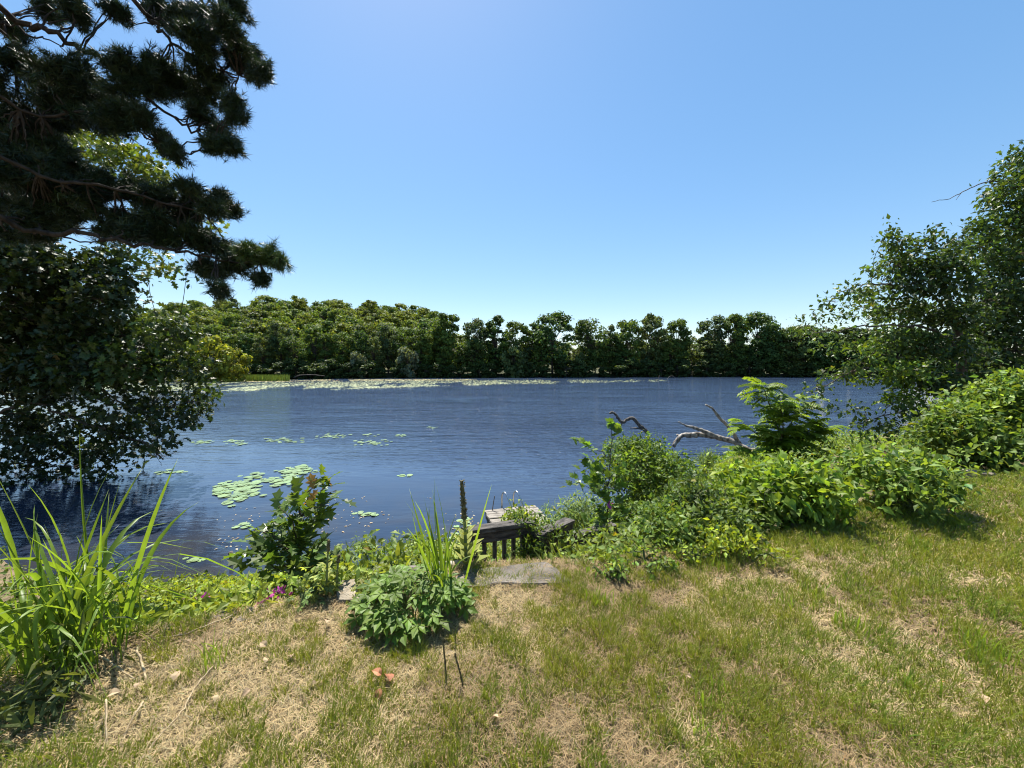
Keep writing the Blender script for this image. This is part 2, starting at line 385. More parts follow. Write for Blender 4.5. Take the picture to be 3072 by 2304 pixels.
# ------------------------------------------------------------------ far trees
GREENS = [(.075, .12, .028), (.09, .14, .03), (.062, .11, .03), (.105, .14, .045), (.08, .12, .05)]
def far_tree_meshes(k, R_, H, lobes, per, size, base, trunk_h=.3, gap=.2, wide=1.):
    """crown of many leaf sprays on uneven lobes; returns trunk mesh, crown mesh; base at z=0"""
    mb = MB(); tb = MB()
    tube(tb, bend([(0, 0, -.6), (.1, .05, H * .3), (rng.normal(0, .2), 0, H * .62)], 4, .05), H * .017, H * .006, 6)
    cz = H * (trunk_h + 1) / 2; rz = H * (1 - trunk_h) / 2
    for i in range(lobes):
        d = rdir(1)[0]; t = (i + rng.uniform(0, 1)) / lobes                      # t: height in the crown
        prof = math.sqrt(max(.05, 1 - (max(0, t - .62) / .42) ** 2)) * (.62 + .38 * min(1, t / .45)); rr = rng.uniform(.45, .8) * prof
        lr = R_ * rng.uniform(.17, .4); hd = norm(d[:2])
        c = np.array([hd[0] * R_ * rr * wide, hd[1] * R_ * rr, H * trunk_h + (H * (1 - trunk_h) - lr * .7) * t])
        p0 = np.array([0, 0, H * rng.uniform(.3, .55)])
        tube(tb, bend([p0, (p0 + c) / 2 + (0, 0, -.2), c], 3, .08), H * .005, H * .0015, 4)
        n = int(per * rng.uniform(.7, 1.3)); q = rdir(n); q[:, 2] = q[:, 2] * .75 + .12
        P = c + q * lr * rng.uniform(.3, 1.0, (n, 1)) ** .5 * rng.uniform(.8, 1.3, (n, 1)) * (1, 1, .8)
        N = norm(q + rdir(n) * .7 + (0, 0, .35)); D = np.cross(N, rdir(n)) + (0, 0, -.25)
        cc = np.asarray(base) * rng.uniform(.75, 1.3)
        scatter(mb, QUAD, P, D, N, size * rng.uniform(.6, 1.3, n), tint(n, cc, .25, .1))
    return tb.mesh('trunk', M['bark'], True), mb.mesh('crown', M['leaf_far'])
PROTO = [far_tree_meshes(i, 4.6 + .5 * (i % 3), 18, 62, 85, .5, GREENS[i % 5], .07 + .05 * (i % 3), wide=1 + .15 * (i % 2)) for i in range(7)]
SLIM = [far_tree_meshes(i, 3.0, 18, 50, 75, .48, GREENS[(i + 2) % 5], .1) for i in range(3)]
AIRY = [far_tree_meshes(0, 2.6, 15, 20, 45, .42, GREENS[3], .25)]
HILL = [far_tree_meshes(i, 5.6, 16, 44, 75, .62, [(.115, .16, .035), (.1, .15, .033), (.14, .175, .04), (.09, .14, .035), (.11, .145, .045)][i], .12) for i in range(5)]
BUSH = [far_tree_meshes(i, 3.2, 6, 26, 75, .4, c, -.02) for i, c in enumerate([(.13, .16, .1), (.1, .14, .05), (.055, .085, .025), (.19, .21, .03)])]
def plant(proto, x, y, h, w, H0, label, cat='tree', group=None, name='broadleaf_tree'):
    s = h / H0; o = thing(name, label, cat, group, (x, y, float(zh(np.array(x), np.array(y)))), rng.uniform(0, 6.28))
    o.scale = (s * w, s * w, s)
    put('trunk', proto[0], o); put('crown', proto[1], o); return o
def at_shore(px, py_top, back, proto, H0, w, label, group=None, name='broadleaf_tree', cat='tree'):
    y = 120.
    for _ in range(4):
        x = (px / 3 - 512) / FPX * y; y = float(shoreY(x)) + back
    x = (px / 3 - 512) / FPX * y; z0 = float(zh(np.array(x), np.array(y)))
    h = W(px, py_top, y / cp)[2] - z0
    return plant(proto, x, y, h, w, H0, label, cat, group, name)
ROW = 'broadleaf trees along the far shore'
row = [(1657, 934, 3, 2, 1.02, 'tall dome-crowned tree on the far shore, fullest of its row'),
       (1768, 955, 3, 5, .9, 'round-topped tree on far shore just beyond the tall dome-crowned one'),
       (1830, 975, 4, 's1', .9, 'narrow lower tree wedged between two round-topped far shore trees'),
       (1880, 957, 4, 1, .85, 'loose pale-topped tree on far shore with sky showing through its crown'),
       (1952, 942, 3, 3, .86, 'tall dark tree on far shore with a pointed dome crown'),
       (2028, 955, 4, 0, .84, 'ragged-edged tree on far shore beside the V-shaped sky gap'),
       (2075, 1003, 5, 'a0', .8, 'thin airy young tree standing in the V-shaped sky gap'),
       (2133, 945, 4, 4, .8, 'grey-green tree on far shore, first beyond the V-shaped sky gap'),
       (2188, 940, 3, 6, .8, 'twin-headed tree in the grey-green trio past the V-shaped sky gap'),
       (2272, 936, 3, 2, 1.0, 'broad dark tree closing the grey-green trio on the far shore'),
       (1346, 936, 5, 6, .9, 'tall grey-green tree on far shore where the hill meets the tree row'),
       (1424, 953, 4, 4, .8, 'small-domed tree on far shore beside the balloon-shaped crown'),
       (1487, 945, 5, 's0', 1.1, 'balloon-shaped crown on a slim tree rising above the far shore row'),
       (1548, 962, 3, 1, .9, 'flat-topped tree on far shore next to the tall dome-crowned one'),
       (1600, 968, 4, 's2', .9, 'narrow dark tree leaning against the tall dome-crowned one')]
for px, py, back, pr, w, lb in row:
    p = PROTO[pr] if isinstance(pr, int) else (SLIM[int(pr[1])] if pr[0] == 's' else AIRY[0])
    at_shore(px, py, back, p, 15 if p is AIRY[0] else 18, w * 1.14, lb, ROW)
for i, px in enumerate(range(655, 1320, 47)):
    at_shore(px + rng.uniform(-9, 9), rng.uniform(965, 1012), rng.uniform(2, 7), PROTO[i % 7], 18, rng.uniform(.85, 1.05),
             'dark broadleaf tree at the foot of the wooded hill, trunk near the waterline', 'trees at the foot of the hill')
for i, px in enumerate(list(range(1335, 1690, 48)) + list(range(1730, 2060, 48)) + list(range(2125, 2330, 48))):
    at_shore(px + rng.uniform(-14, 14), rng.uniform(1005, 1060), rng.uniform(1, 5), PROTO[(i * 2 + 1) % 7], 18, rng.uniform(1.15, 1.6),
             'lower dark tree filling in beneath the tall far shore crowns', 'understorey trees on the far shore')
for i, px in enumerate(range(2330, 3000, 40)):
    at_shore(px, [995, 985, 978, 990][i % 4] + rng.uniform(-6, 6), rng.uniform(0, 4), PROTO[(i * 3) % 7], 18, rng.uniform(1.2, 1.5),
             'low bushy green tree in the dense hedge-like stretch of far shore', 'bushy trees of the dense far shore stretch')
for i, px in enumerate(range(1280, 2420, 44)):
    at_shore(px + rng.uniform(-12, 12), rng.uniform(1018, 1045), rng.uniform(30, 60), HILL[i % 5], 16, rng.uniform(1.3, 1.8),
             'small distant tree glimpsed through gaps in the far shore row', 'distant trees behind the far shore row')
for px, py, b, w, lb in [(1075, 1052, 0, .62, 'pale silvery shrub at the waterline below the wooded hill'),
                         (1224, 1038, 0, .72, 'tall pale green shrub at the waterline, taller than the silvery one'),
                         (1540, 1024, 1, .75, 'light green shrub at far waterline under the flat-topped tree'),
                         (1738, 1058, 1, .6, 'sunlit green shrub at far waterline by the round-topped tree')]:
    at_shore(px, py, b - 1.5, BUSH[0 if b == 0 else 1], 6, w, lb, name='waterside_shrub', cat='shrub')
for i, px in enumerate(range(680, 2620, 42)):
    at_shore(px + rng.uniform(-15, 15), rng.uniform(1072, 1104), -.6, BUSH[2], 6, rng.uniform(1.1, 1.7),
             'low dark shrub hanging over the far waterline', 'dark shrubs along the far waterline', 'waterside_shrub', 'shrub')
for i, (px, py, y, w, lb) in enumerate([(640, 1000, 92, .8, 'bright yellow-green willow bush by the reed bed, taller and paler of two'), (705, 1035, 91, .8, 'rounded golden-green willow bush beside the reed bed'), (560, 1010, 93, .9, 'yellow-green willow bush partly behind the dark oak boughs')]):
    p = W(px, 1136, y); h = W(px, py, y)[2]
    o = thing('willow_bush', lb, 'bush', 'willow bushes by the reed bed', (p[0], p[1], -.3), i); o.scale = (h / 6 * w,) * 2 + (h / 6,)
    put('trunk', BUSH[3][0], o); put('crown', BUSH[3][1], o)
# hill forest
cnt = 0
y = 128.
while y < 330:
    for x in np.arange(-.96 * y, -.12 * y, 11.2):
        xx, yy = x + rng.uniform(-4, 4), y + rng.uniform(-4, 4)
        if yy < shoreY(xx) + 9 or cnt >= 300: continue
        if xx / yy > -.2 and yy > 170: continue
        k = int(rng.integers(5)); tone = ('mid-green', 'leaf-green', 'yellow-green', 'darker green', 'greyish green')[k]
        zone = 'low on the wooded hill behind the shore trees' if yy < 165 else ('halfway up the wooded hill' if yy < 240 else 'near the crest of the wooded hill')
        plant(HILL[k], xx, yy, rng.uniform(10, 19), rng.uniform(.75, 1.35), 16, f'{tone} rounded tree {zone}', 'tree', 'trees of the wooded hill'); cnt += 1
    y += 9.5 if y < 210 else 13

# reeds, mats of lily pads, driftwood across the lake
mb = MB(); n = 3500; P = np.array([W(px, 1137, 95) for px in rng.uniform(738, 868, n)]); P[:, 1] = rng.uniform(93, 103, n); P[:, 0] *= P[:, 1] / 95; P[:, 2] = 0
scatter(mb, T([(-.5, 0, 0), (.5, 0, 0), (0, 1, 0)], [(0, 1, 2)]) if False else (np.array([(-.05, 0, 0), (.05, 0, 0), (0, 1, 0)]), np.array([(0, 1, 2)])),
        P, rdir(n) * .2 + (0, 0, 1), rdir(n), rng.uniform(.8, 1.7, n), tint(n, (.1, .15, .04), .25))
kind(mb.build('reeds', M['grass']), 'stuff', 'short green reed bed beside the willow bush')
HEX = T([(0, 0, 0)] + [(math.cos(a) * r_, math.sin(a) * r_, 0) for a, r_ in zip(np.arange(5) * 2 * math.pi / 5, (1, .95, 1.03, .97, 1))], [(0, i + 1, (i + 1) % 5 + 1) for i in range(5)])
def mat_of_pads(name, label, n, band, cols, r):
    mb = MB(); m = 0
    while m < n:
        k = 20000; px = rng.uniform(-250, 2000, k); py = rng.uniform(1137.5, 1180, k)
        near, far, dens = band(px)
        P = np.stack([G(a, b, .015) for a, b in zip(px[:1], py[:1])]) if False else None
        u = (px / 3 - 512) / FPX; v = (384 - py / 3) / FPX; dz = sp + v * cp; t = (.012 - CAMZ) / dz
        X = u * t; Y = t * (cp - v * sp)
        ok = (py < near) & (py > far) & (Y < shoreY(X) - 1) & (fbm(X * .16, Y * .05, 21) + .5 * (fbm(X * .5, Y * .3, 31) - .5) > dens)
        X, Y = X[ok], Y[ok]; q = len(X)
        if q == 0: break
        P = np.stack([X, Y, np.full(q, .012) + rng.uniform(0, .02, q)], 1)
        D = rdir(q); D[:, 2] = 0; N = np.array([0, 0, 1.]) + rdir(q) * .05
        scatter(mb, HEX, P, D, N, r * rng.uniform(.6, 1.3, q), tint(q, cols, .18, .08)); m += q
    return kind(mb.build(name, M['padmat']), 'stuff', label)
mat_of_pads('lily_pad_mat', 'pale mat of lily pads spread across the water before the hill', 11000,
            lambda px: (np.interp(px, [0, 640, 900, 1200, 1500, 1700, 1900], [1180, 1177, 1172, 1162, 1153, 1149, 1145]), np.interp(px, [0, 640, 1000, 1900], [1150, 1148, 1141, 1139]), np.interp(px, [0, 700, 1400, 1900], [.47, .45, .44, .47])), (.36, .4, .2), .2)
mat_of_pads('lily_pad_mat', 'tan band of crowded lily pads hugging the far shore by the reeds', 7000,
            lambda px: (np.interp(px, [0, 640, 1000, 1400, 1500], [1149, 1147, 1143, 1141, 1130]), np.full_like(px, 1136), np.full_like(px, .33)), (.34, .3, .14), .24)
def dead_limb(name, label, pts, d, r0, r1, mat, sides=6, extra=(), cat='driftwood'):
    mb = MB(); tube(mb, bend([W(a, b, d + e) for a, b, e in pts], 5, r0 * .12), r0, r1, sides, wob=.18)
    o = mb.build(name, mat, smooth=True)
    for ex, ra, rb in extra:
        m2 = MB(); tube(m2, bend([W(a, b, d + e) for a, b, e in ex], 5, ra * .12), ra, rb, sides, wob=.18); put('branch', m2.mesh('branch', mat, True), o)
    return tag(o, label, cat)
dead_limb('drift_branch', 'small bleached branch arching out of water near far shore', [(2001, 1137, 0), (2008, 1130, 0), (2018, 1128, 0), (2030, 1137, 0)], 112, .05, .035, M['driftwood'])
dead_limb('drift_branch', 'short pale stump poking out of water beside the bleached arch', [(1976, 1138, 0), (1977, 1131, 0), (1979, 1125, 0)], 113, .12, .05, M['wet_wood'])
dead_limb('drift_branch', 'dark fallen bough lying across the lily mat at foot of hill', [(880, 1133, 0), (900, 1126, 0), (935, 1124, 0), (975, 1128, 0)], 103, .18, .08, M['wet_wood'])

# ------------------------------------------------------------------ leafy trees close by
def nearest(S, p):
    return S[np.argmin(np.linalg.norm(S - p, axis=1))]
def blob_leaves(mb, c, r, n, tpl, size, base, up=.8, flat=.75, v=.3, clump=7, out=.35):
    """n leaves on short sprays through a ball of foliage"""
    k = max(3, n // clump); q = rdir(k); cen = c + q * r * rng.uniform(.3, 1, (k, 1)) ** .6 * (1, 1, flat)
    idx = rng.integers(0, k, n); P = cen[idx] + rng.normal(size=(n, 3)) * size * .75
    N = norm(rdir(n) * .75 + (0, 0, up)); D = rdir(n) + q[idx] * out + (0, 0, -.35)
    if not isinstance(tpl, list): tpl = [tpl]
    cc = tint(n, base, v); w = rng.integers(0, len(tpl), n)
    for j, tp in enumerate(tpl):
        s = w == j
        if s.any(): scatter(mb, tp, P[s], D[s], N[s], size * rng.uniform(.45, 1.35, s.sum()), cc[s])
    return cen
def build_tree(name, label, trunk, r_trunk, limbs, blobs, tpl, size, base, leafm, dens, cat='tree', jit=.5, twig_r=.012, up=.8, flat=.75, parts=('crown',), col2=None, bark='bark'):
    o = thing(name, label, cat); tb = MB(); S = []
    tp = bend(trunk, 5, .02); tube(tb, tp, r_trunk, r_trunk * .35, 10, wob=.06); S.append(tp)
    tb.build('trunk', M[bark], o, True)
    for L, r in limbs:
        lb = MB(); p = bend(L, 6, .03); tube(lb, p, r, r * .25, 7, wob=.08); S.append(p); lb.build('limb', M[bark], o, True)
    S = np.concatenate(S); mb = MB(); tw = MB()
    for b in blobs:
        px, py, rp, d = b[:4]; cc = b[4] if len(b) > 4 else base; dn = b[5] if len(b) > 5 else 1
        d = d + rng.uniform(-jit, jit); c = W(px, py, d); r = rp / 3 / FPX * d
        a = nearest(S, c); tube(tw, bend([a, (a + c) / 2 + rng.normal(size=3) * .08 + (0, 0, .05), c], 4, .01), twig_r, twig_r * .4, 4)
        n = int(dens * dn * (r / size) ** 2)
        cen = blob_leaves(mb, c, r, max(n, 8), tpl, size, cc, up, flat)
        for e in cen[::2]: tube(tw, [c, (c + e) / 2 + rng.normal(size=3) * .02, e], twig_r * .45, twig_r * .2, 3)
    tw.build('twigs', M['twig'], o); mb.build('crown', leafm, o)
    return o
# white pine
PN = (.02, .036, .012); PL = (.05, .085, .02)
tr = lambda z: np.array([-7.6 + .02 * z, 1.2, z])
pb = [(640, 60, 85), (705, 95, 65), (700, 20, 50), (765, 215, 42), (790, 225, 28), (715, 180, 70), (610, 150, 85), (560, 60, 75), (480, 40, 55), (430, 265, 85), (330, 195, 65),
      (300, 275, 100), (170, 260, 120), (60, 190, 70), (70, 310, 120), (200, 340, 100), (520, 235, 90), (640, 265, 85), (695, 335, 55), (665, 415, 55), (690, 440, 40), (620, 440, 30),
      (505, 435, 45), (540, 460, 28), (430, 350, 55), (340, 365, 70), (460, 205, 50), (240, 50, 55), (140, 30, 40), (590, 330, 45), (350, 40, 40), (20, 90, 40),
      (60, 430, 110), (100, 540, 120), (210, 500, 80), (210, 570, 70), (310, 570, 70), (390, 575, 70), (470, 600, 65), (560, 590, 50), (620, 615, 45), (690, 628, 32), (560, 560, 25), (660, 590, 25), (560, 660, 55),
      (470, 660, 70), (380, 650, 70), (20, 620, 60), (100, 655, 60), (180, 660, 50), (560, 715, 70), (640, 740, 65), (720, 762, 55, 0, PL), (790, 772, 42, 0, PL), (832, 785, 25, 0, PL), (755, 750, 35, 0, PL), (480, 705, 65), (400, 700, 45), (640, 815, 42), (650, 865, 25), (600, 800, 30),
      (780, 838, 25), (705, 800, 35), (330, 700, 35), (140, 700, 35), (60, 690, 50), (200, 630, 50), (20, 540, 90), (260, 600, 50), (120, 610, 70), (30, 400, 90), (120, 400, 70)]
pb = [(b[0], b[1], b[2], rng.uniform(5.5, 6.4), b[4] if len(b) > 4 else PN) for b in pb]
plimbs = [([tr(9.8), tr(9.4) + (.3, 2, 0), W(0, 20, 5.2), W(150, 90, 5.4), W(290, 170, 5.6), W(420, 270, 5.8), W(560, 380, 6), W(650, 430, 6)], .085),
          ([tr(12), tr(11.5) + (.8, 2.2, 0), W(390, -20, 5.6), W(450, 60, 5.8), W(520, 130, 5.9), W(640, 200, 6), W(740, 235, 6)], .07),
          ([tr(10.2), W(-60, 40, 5.2), W(0, 65, 5.6), W(120, 110, 5.7), W(230, 165, 5.9)], .04),
          ([tr(7.4), tr(7.1) + (.2, 2, 0), W(0, 655, 5), W(250, 700, 5.3), W(420, 735, 5.6), W(560, 760, 5.8), W(700, 780, 6), W(830, 790, 6.1)], .07),
          ([tr(8.4), tr(8) + (.2, 2, 0), W(0, 470, 5), W(300, 560, 5.5), W(550, 620, 5.9), W(690, 630, 6)], .06),
          ([tr(9), tr(8.8) + (.2, 2, 0), W(0, 300, 5.3), W(250, 330, 5.6), W(420, 400, 5.9), W(500, 440, 6)], .05),
          ([tr(13.5), tr(13) + (1, 2.4, 0), W(560, -60, 6), W(640, 30, 6.1), W(720, 100, 6.2)], .05)]
PINE = []
def build_pine():
    o = thing('pine_tree', 'dark long-needled pine reaching drooping boughs over the water', 'tree'); S = []
    tb = MB(); p = bend([(-7.7, 1.2, 2.2), tr(6), tr(12), tr(20)], 6, .02); tube(tb, p, .34, .06, 12, wob=.05); tb.build('trunk', M['bark_dark'], o, True); S.append(p)
    limbs = list(plimbs)
    for z in np.arange(7, 19, 1.1):                       # boughs on the far side of the trunk
        a = rng.uniform(R(110), R(270)); L = 4.5 * (1 - (z - 7) / 16); t = tr(z)
        limbs.append(([t, t + (math.sin(a) * L * .5, math.cos(a) * L * .5, .3), t + (math.sin(a) * L, math.cos(a) * L, .1)], .05))
    for L, r in limbs:
        lb = MB(); p = bend(L, 6, .025); tube(lb, p, r * .62, r * .13, 7, wob=.08); lb.build('limb', M['bark_dark'], o, True); S.append(p)
    S = np.concatenate(S); mb = MB(); tw = MB()
    def spray(c, r, base, n):
        a = nearest(S, c); ax = norm(c - a + (.25, .2, -.02)) if np.linalg.norm(c - a) > .05 else np.array([.7, .6, -.1])
        tube(tw, bend([a, (a + c) / 2 + rng.normal(size=3) * .05, c], 4, .01), .013, .006, 4)
        k = max(4, n // 14); q = norm(rdir(k) + ax * .35); e = c + q * r * rng.uniform(.4, 1.25, (k, 1)) * (1, 1, .55)
        for j in range(k):
            b0 = c + (e[j] - c) * .05; tube(tw, [b0, (b0 + e[j]) / 2 + (0, 0, -.02), e[j]], .006, .003, 3)
        i = rng.integers(0, k, n); t = rng.uniform(.25, 1.05, (n, 1)); P = c + (e[i] - c) * t + rng.normal(size=(n, 3)) * .05
        D = norm(q[i] + rdir(n) * .6 + (.15, .1, .18)); w = rng.integers(0, 4, n); cc = tint(n, base, .28, .12); N = rdir(n)
        for j in range(4):
            s = w == j; scatter(mb, TUFTS[j], P[s], D[s], N[s], rng.uniform(.1, .155, s.sum()), cc[s])
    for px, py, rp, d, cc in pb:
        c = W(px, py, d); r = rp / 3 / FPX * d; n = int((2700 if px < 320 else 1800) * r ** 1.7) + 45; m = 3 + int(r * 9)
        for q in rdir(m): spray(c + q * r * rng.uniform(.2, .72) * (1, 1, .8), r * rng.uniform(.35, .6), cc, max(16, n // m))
    for L, r in limbs[len(plimbs):]:
        for t in (.55, .8, 1): spray(np.array(L[0]) * (1 - t) + np.array(L[2]) * t, .65, PN, 120)
    tw.build('twigs', M['bark_dark'], o); mb.build('needles', M['needle'], o)
build_pine()
# oak by the water
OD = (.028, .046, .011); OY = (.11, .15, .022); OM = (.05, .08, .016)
ob = [(270, 800, 55), (330, 850, 45), (200, 850, 55), (300, 900, 65), (360, 900, 35), (240, 930, 65), (100, 800, 95), (50, 900, 115), (140, 960, 105), (60, 1020, 100), (250, 1000, 85), (340, 1010, 85, 0, OM),
      (430, 1010, 85, 0, OM), (500, 990, 65, 0, OM), (550, 980, 42, 0, OM), (540, 1050, 55, 0, OM), (470, 1080, 85), (380, 1100, 85, 0, OM), (280, 1100, 95), (180, 1100, 95), (80, 1110, 85), (590, 1110, 36), (605, 1165, 40, 0, OM),
      (632, 1212, 18), (560, 1200, 50), (582, 1250, 32), (520, 1255, 42), (470, 1200, 60), (400, 1250, 50), (470, 1325, 40), (430, 1355, 34), (380, 1320, 50), (330, 1375, 42), (290, 1270, 50), (220, 1250, 40),
      (250, 1340, 50), (170, 1330, 50), (20, 1180, 50), (60, 1340, 40), (120, 1420, 40), (30, 1420, 50), (190, 1400, 40), (235, 1430, 32), (165, 790, 30), (10, 760, 70), (60, 1200, 30), (10, 1300, 40), (90, 1480, 40), (280, 1440, 30), (20, 1500, 50), (40, 1650, 70), (90, 1590, 50),
      (100, 1250, 55), (140, 1180, 55), (30, 1100, 75), (100, 1330, 50), (200, 1180, 55), (330, 1200, 55), (150, 1270, 40), (350, 1290, 36), (450, 1270, 40), (60, 1270, 45), (20, 1370, 55), (300, 1340, 40), (160, 1460, 40), (60, 1460, 45), (270, 440, 65, 1, OY), (350, 460, 65, 1, OY), (400, 500, 60, 1, OY), (450, 530, 50, 1, OY), (472, 485, 20, 1, OY), (500, 545, 25, 1, OY), (190, 400, 50, 1, OY), (150, 420, 50, 1, OD), (620, 700, 28, 1, OY), (640, 680, 18, 1, OY), (420, 640, 40, 1, OY), (510, 660, 30, 1, OY),
      (320, 770, 35, 0, OM), (370, 770, 32, 0, OM), (440, 790, 32, 0, OY), (500, 800, 28, 0, OY), (380, 830, 25), (425, 850, 18), (480, 770, 25, 0, OY), (560, 830, 22, 0, OM), (90, 730, 50), (40, 690, 50)]
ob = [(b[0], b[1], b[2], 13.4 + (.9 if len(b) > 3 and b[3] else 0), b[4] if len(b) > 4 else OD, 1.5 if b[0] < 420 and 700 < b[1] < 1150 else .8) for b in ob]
ot = lambda z: np.array([-19.6, 13.2, z])
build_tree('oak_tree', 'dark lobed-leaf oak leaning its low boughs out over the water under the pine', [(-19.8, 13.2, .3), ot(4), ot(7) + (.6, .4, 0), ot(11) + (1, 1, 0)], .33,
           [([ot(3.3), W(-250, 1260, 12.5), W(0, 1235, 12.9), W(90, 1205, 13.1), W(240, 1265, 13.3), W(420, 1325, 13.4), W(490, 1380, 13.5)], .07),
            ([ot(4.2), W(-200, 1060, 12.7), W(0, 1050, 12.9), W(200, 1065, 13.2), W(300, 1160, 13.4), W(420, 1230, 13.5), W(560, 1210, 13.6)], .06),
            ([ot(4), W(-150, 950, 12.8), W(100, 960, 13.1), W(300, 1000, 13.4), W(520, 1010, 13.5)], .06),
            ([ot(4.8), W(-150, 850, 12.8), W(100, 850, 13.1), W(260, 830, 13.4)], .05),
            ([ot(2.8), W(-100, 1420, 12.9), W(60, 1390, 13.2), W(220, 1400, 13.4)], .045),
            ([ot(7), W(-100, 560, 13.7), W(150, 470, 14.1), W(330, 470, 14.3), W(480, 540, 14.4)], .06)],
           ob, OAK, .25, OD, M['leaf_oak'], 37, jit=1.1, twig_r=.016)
# bare twigs hanging from the lowest oak bough
mb = MB()
for k in range(9):
    a = W(440 + rng.uniform(-20, 25), 1345 + rng.uniform(-20, 20), 13.5); e = W(500 + rng.uniform(-20, 50), rng.uniform(1335, 1400), 13.6)
    tube(mb, bend([a, (a + e) / 2 + (0, 0, -.12), e], 4, .015), .011, .005, 3)
tag(mb.build('dead_twig_spray', M['twig']), 'spray of bare dead twigs hanging at the tip of the lowest oak bough', 'twigs')

# right-hand shore: small broad-leaved tree and taller vine-hung tree
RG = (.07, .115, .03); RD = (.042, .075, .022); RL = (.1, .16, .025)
rb = [(2700, 725, 42), (2770, 735, 34), (2845, 745, 42), (2875, 715, 24), (2690, 790, 60), (2780, 790, 70), (2640, 812, 32), (2850, 795, 55), (2750, 850, 80), (2850, 860, 75), (2555, 872, 42), (2500, 905, 36), (2625, 880, 50),
      (2580, 920, 40), (2440, 945, 24), (2405, 982, 32), (2460, 990, 36), (2530, 950, 32), (2680, 930, 70), (2780, 940, 75), (2880, 950, 75), (2620, 990, 40), (2550, 1040, 40, 0, RL), (2620, 1060, 50, 0, RL), (2700, 1020, 75), (2800, 1040, 80),
      (2580, 1090, 32), (2500, 1130, 32), (2450, 1160, 28), (2430, 1182, 20), (2560, 1120, 36), (2640, 1130, 60, 0, RL), (2720, 1120, 65, 0, RL), (2700, 1200, 55, 0, RL), (2790, 1150, 75), (2760, 1240, 55), (2500, 1222, 24), (2560, 1232, 28), (2575, 1270, 28), (2640, 1270, 34),
      (2700, 1290, 34), (2610, 1312, 28), (2880, 1060, 70), (2870, 1150, 70), (2850, 1250, 60), (2430, 1010, 25), (2480, 1050, 24), (2660, 690, 20), (2800, 700, 20)]
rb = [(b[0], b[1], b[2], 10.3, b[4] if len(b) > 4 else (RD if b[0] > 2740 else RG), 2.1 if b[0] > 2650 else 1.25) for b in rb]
base = W(2890, 1330, 11); base[2] = float(zt(base[0], base[1])) - .1
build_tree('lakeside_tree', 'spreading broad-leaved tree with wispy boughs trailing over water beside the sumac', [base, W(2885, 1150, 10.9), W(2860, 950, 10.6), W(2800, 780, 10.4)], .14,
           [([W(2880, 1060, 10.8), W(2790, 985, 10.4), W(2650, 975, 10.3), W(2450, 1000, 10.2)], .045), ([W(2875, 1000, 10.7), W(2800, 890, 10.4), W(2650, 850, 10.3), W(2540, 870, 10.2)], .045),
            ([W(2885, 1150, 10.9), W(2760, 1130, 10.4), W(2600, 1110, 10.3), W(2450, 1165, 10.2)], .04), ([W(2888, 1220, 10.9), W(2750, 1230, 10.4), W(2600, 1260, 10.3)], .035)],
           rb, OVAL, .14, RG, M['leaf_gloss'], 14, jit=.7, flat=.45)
tbl = [(3060, 462, 34), (3028, 490, 24), (3045, 560, 60), (2985, 600, 40), (3045, 660, 75), (2985, 700, 60), (3045, 760, 75), (2965, 790, 60), (3020, 850, 85), (2960, 900, 75), (3045, 950, 85), (2960, 1000, 75), (3050, 1050, 85),
       (2955, 1090, 65), (3020, 1130, 75), (3100, 500, 60), (3130, 620, 80), (3130, 760, 90), (3130, 900, 90), (3130, 1050, 90), (2945, 740, 35), (2950, 660, 25), (2990, 540, 22), (3200, 560, 90), (3200, 800, 100)]
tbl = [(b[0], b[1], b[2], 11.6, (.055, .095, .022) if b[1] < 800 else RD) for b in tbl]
base = W(3110, 1330, 12.2); base[2] = float(zt(base[0], base[1])) - .1
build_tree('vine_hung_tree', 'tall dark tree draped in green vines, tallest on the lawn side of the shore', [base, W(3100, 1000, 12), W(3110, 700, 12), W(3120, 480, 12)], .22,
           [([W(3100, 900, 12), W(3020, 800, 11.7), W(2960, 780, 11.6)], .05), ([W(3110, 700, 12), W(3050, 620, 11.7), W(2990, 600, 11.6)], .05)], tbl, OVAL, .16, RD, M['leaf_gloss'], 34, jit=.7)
mb = MB(); tube(mb, bend([W(3010, 545, 11.4), W(2960, 547, 11.3), W(2900, 570, 11.2), W(2850, 595, 11.2), W(2795, 606, 11.2)], 5, .01), .02, .006, 5)
tube(mb, bend([W(2885, 577, 11.2), W(2875, 590, 11.2), W(2868, 600, 11.2)], 3), .009, .005, 4)
tag(mb.build('bare_twig', M['twig'], smooth=True), 'long bare twig sticking out of the vine-hung tree against the sky', 'twig')

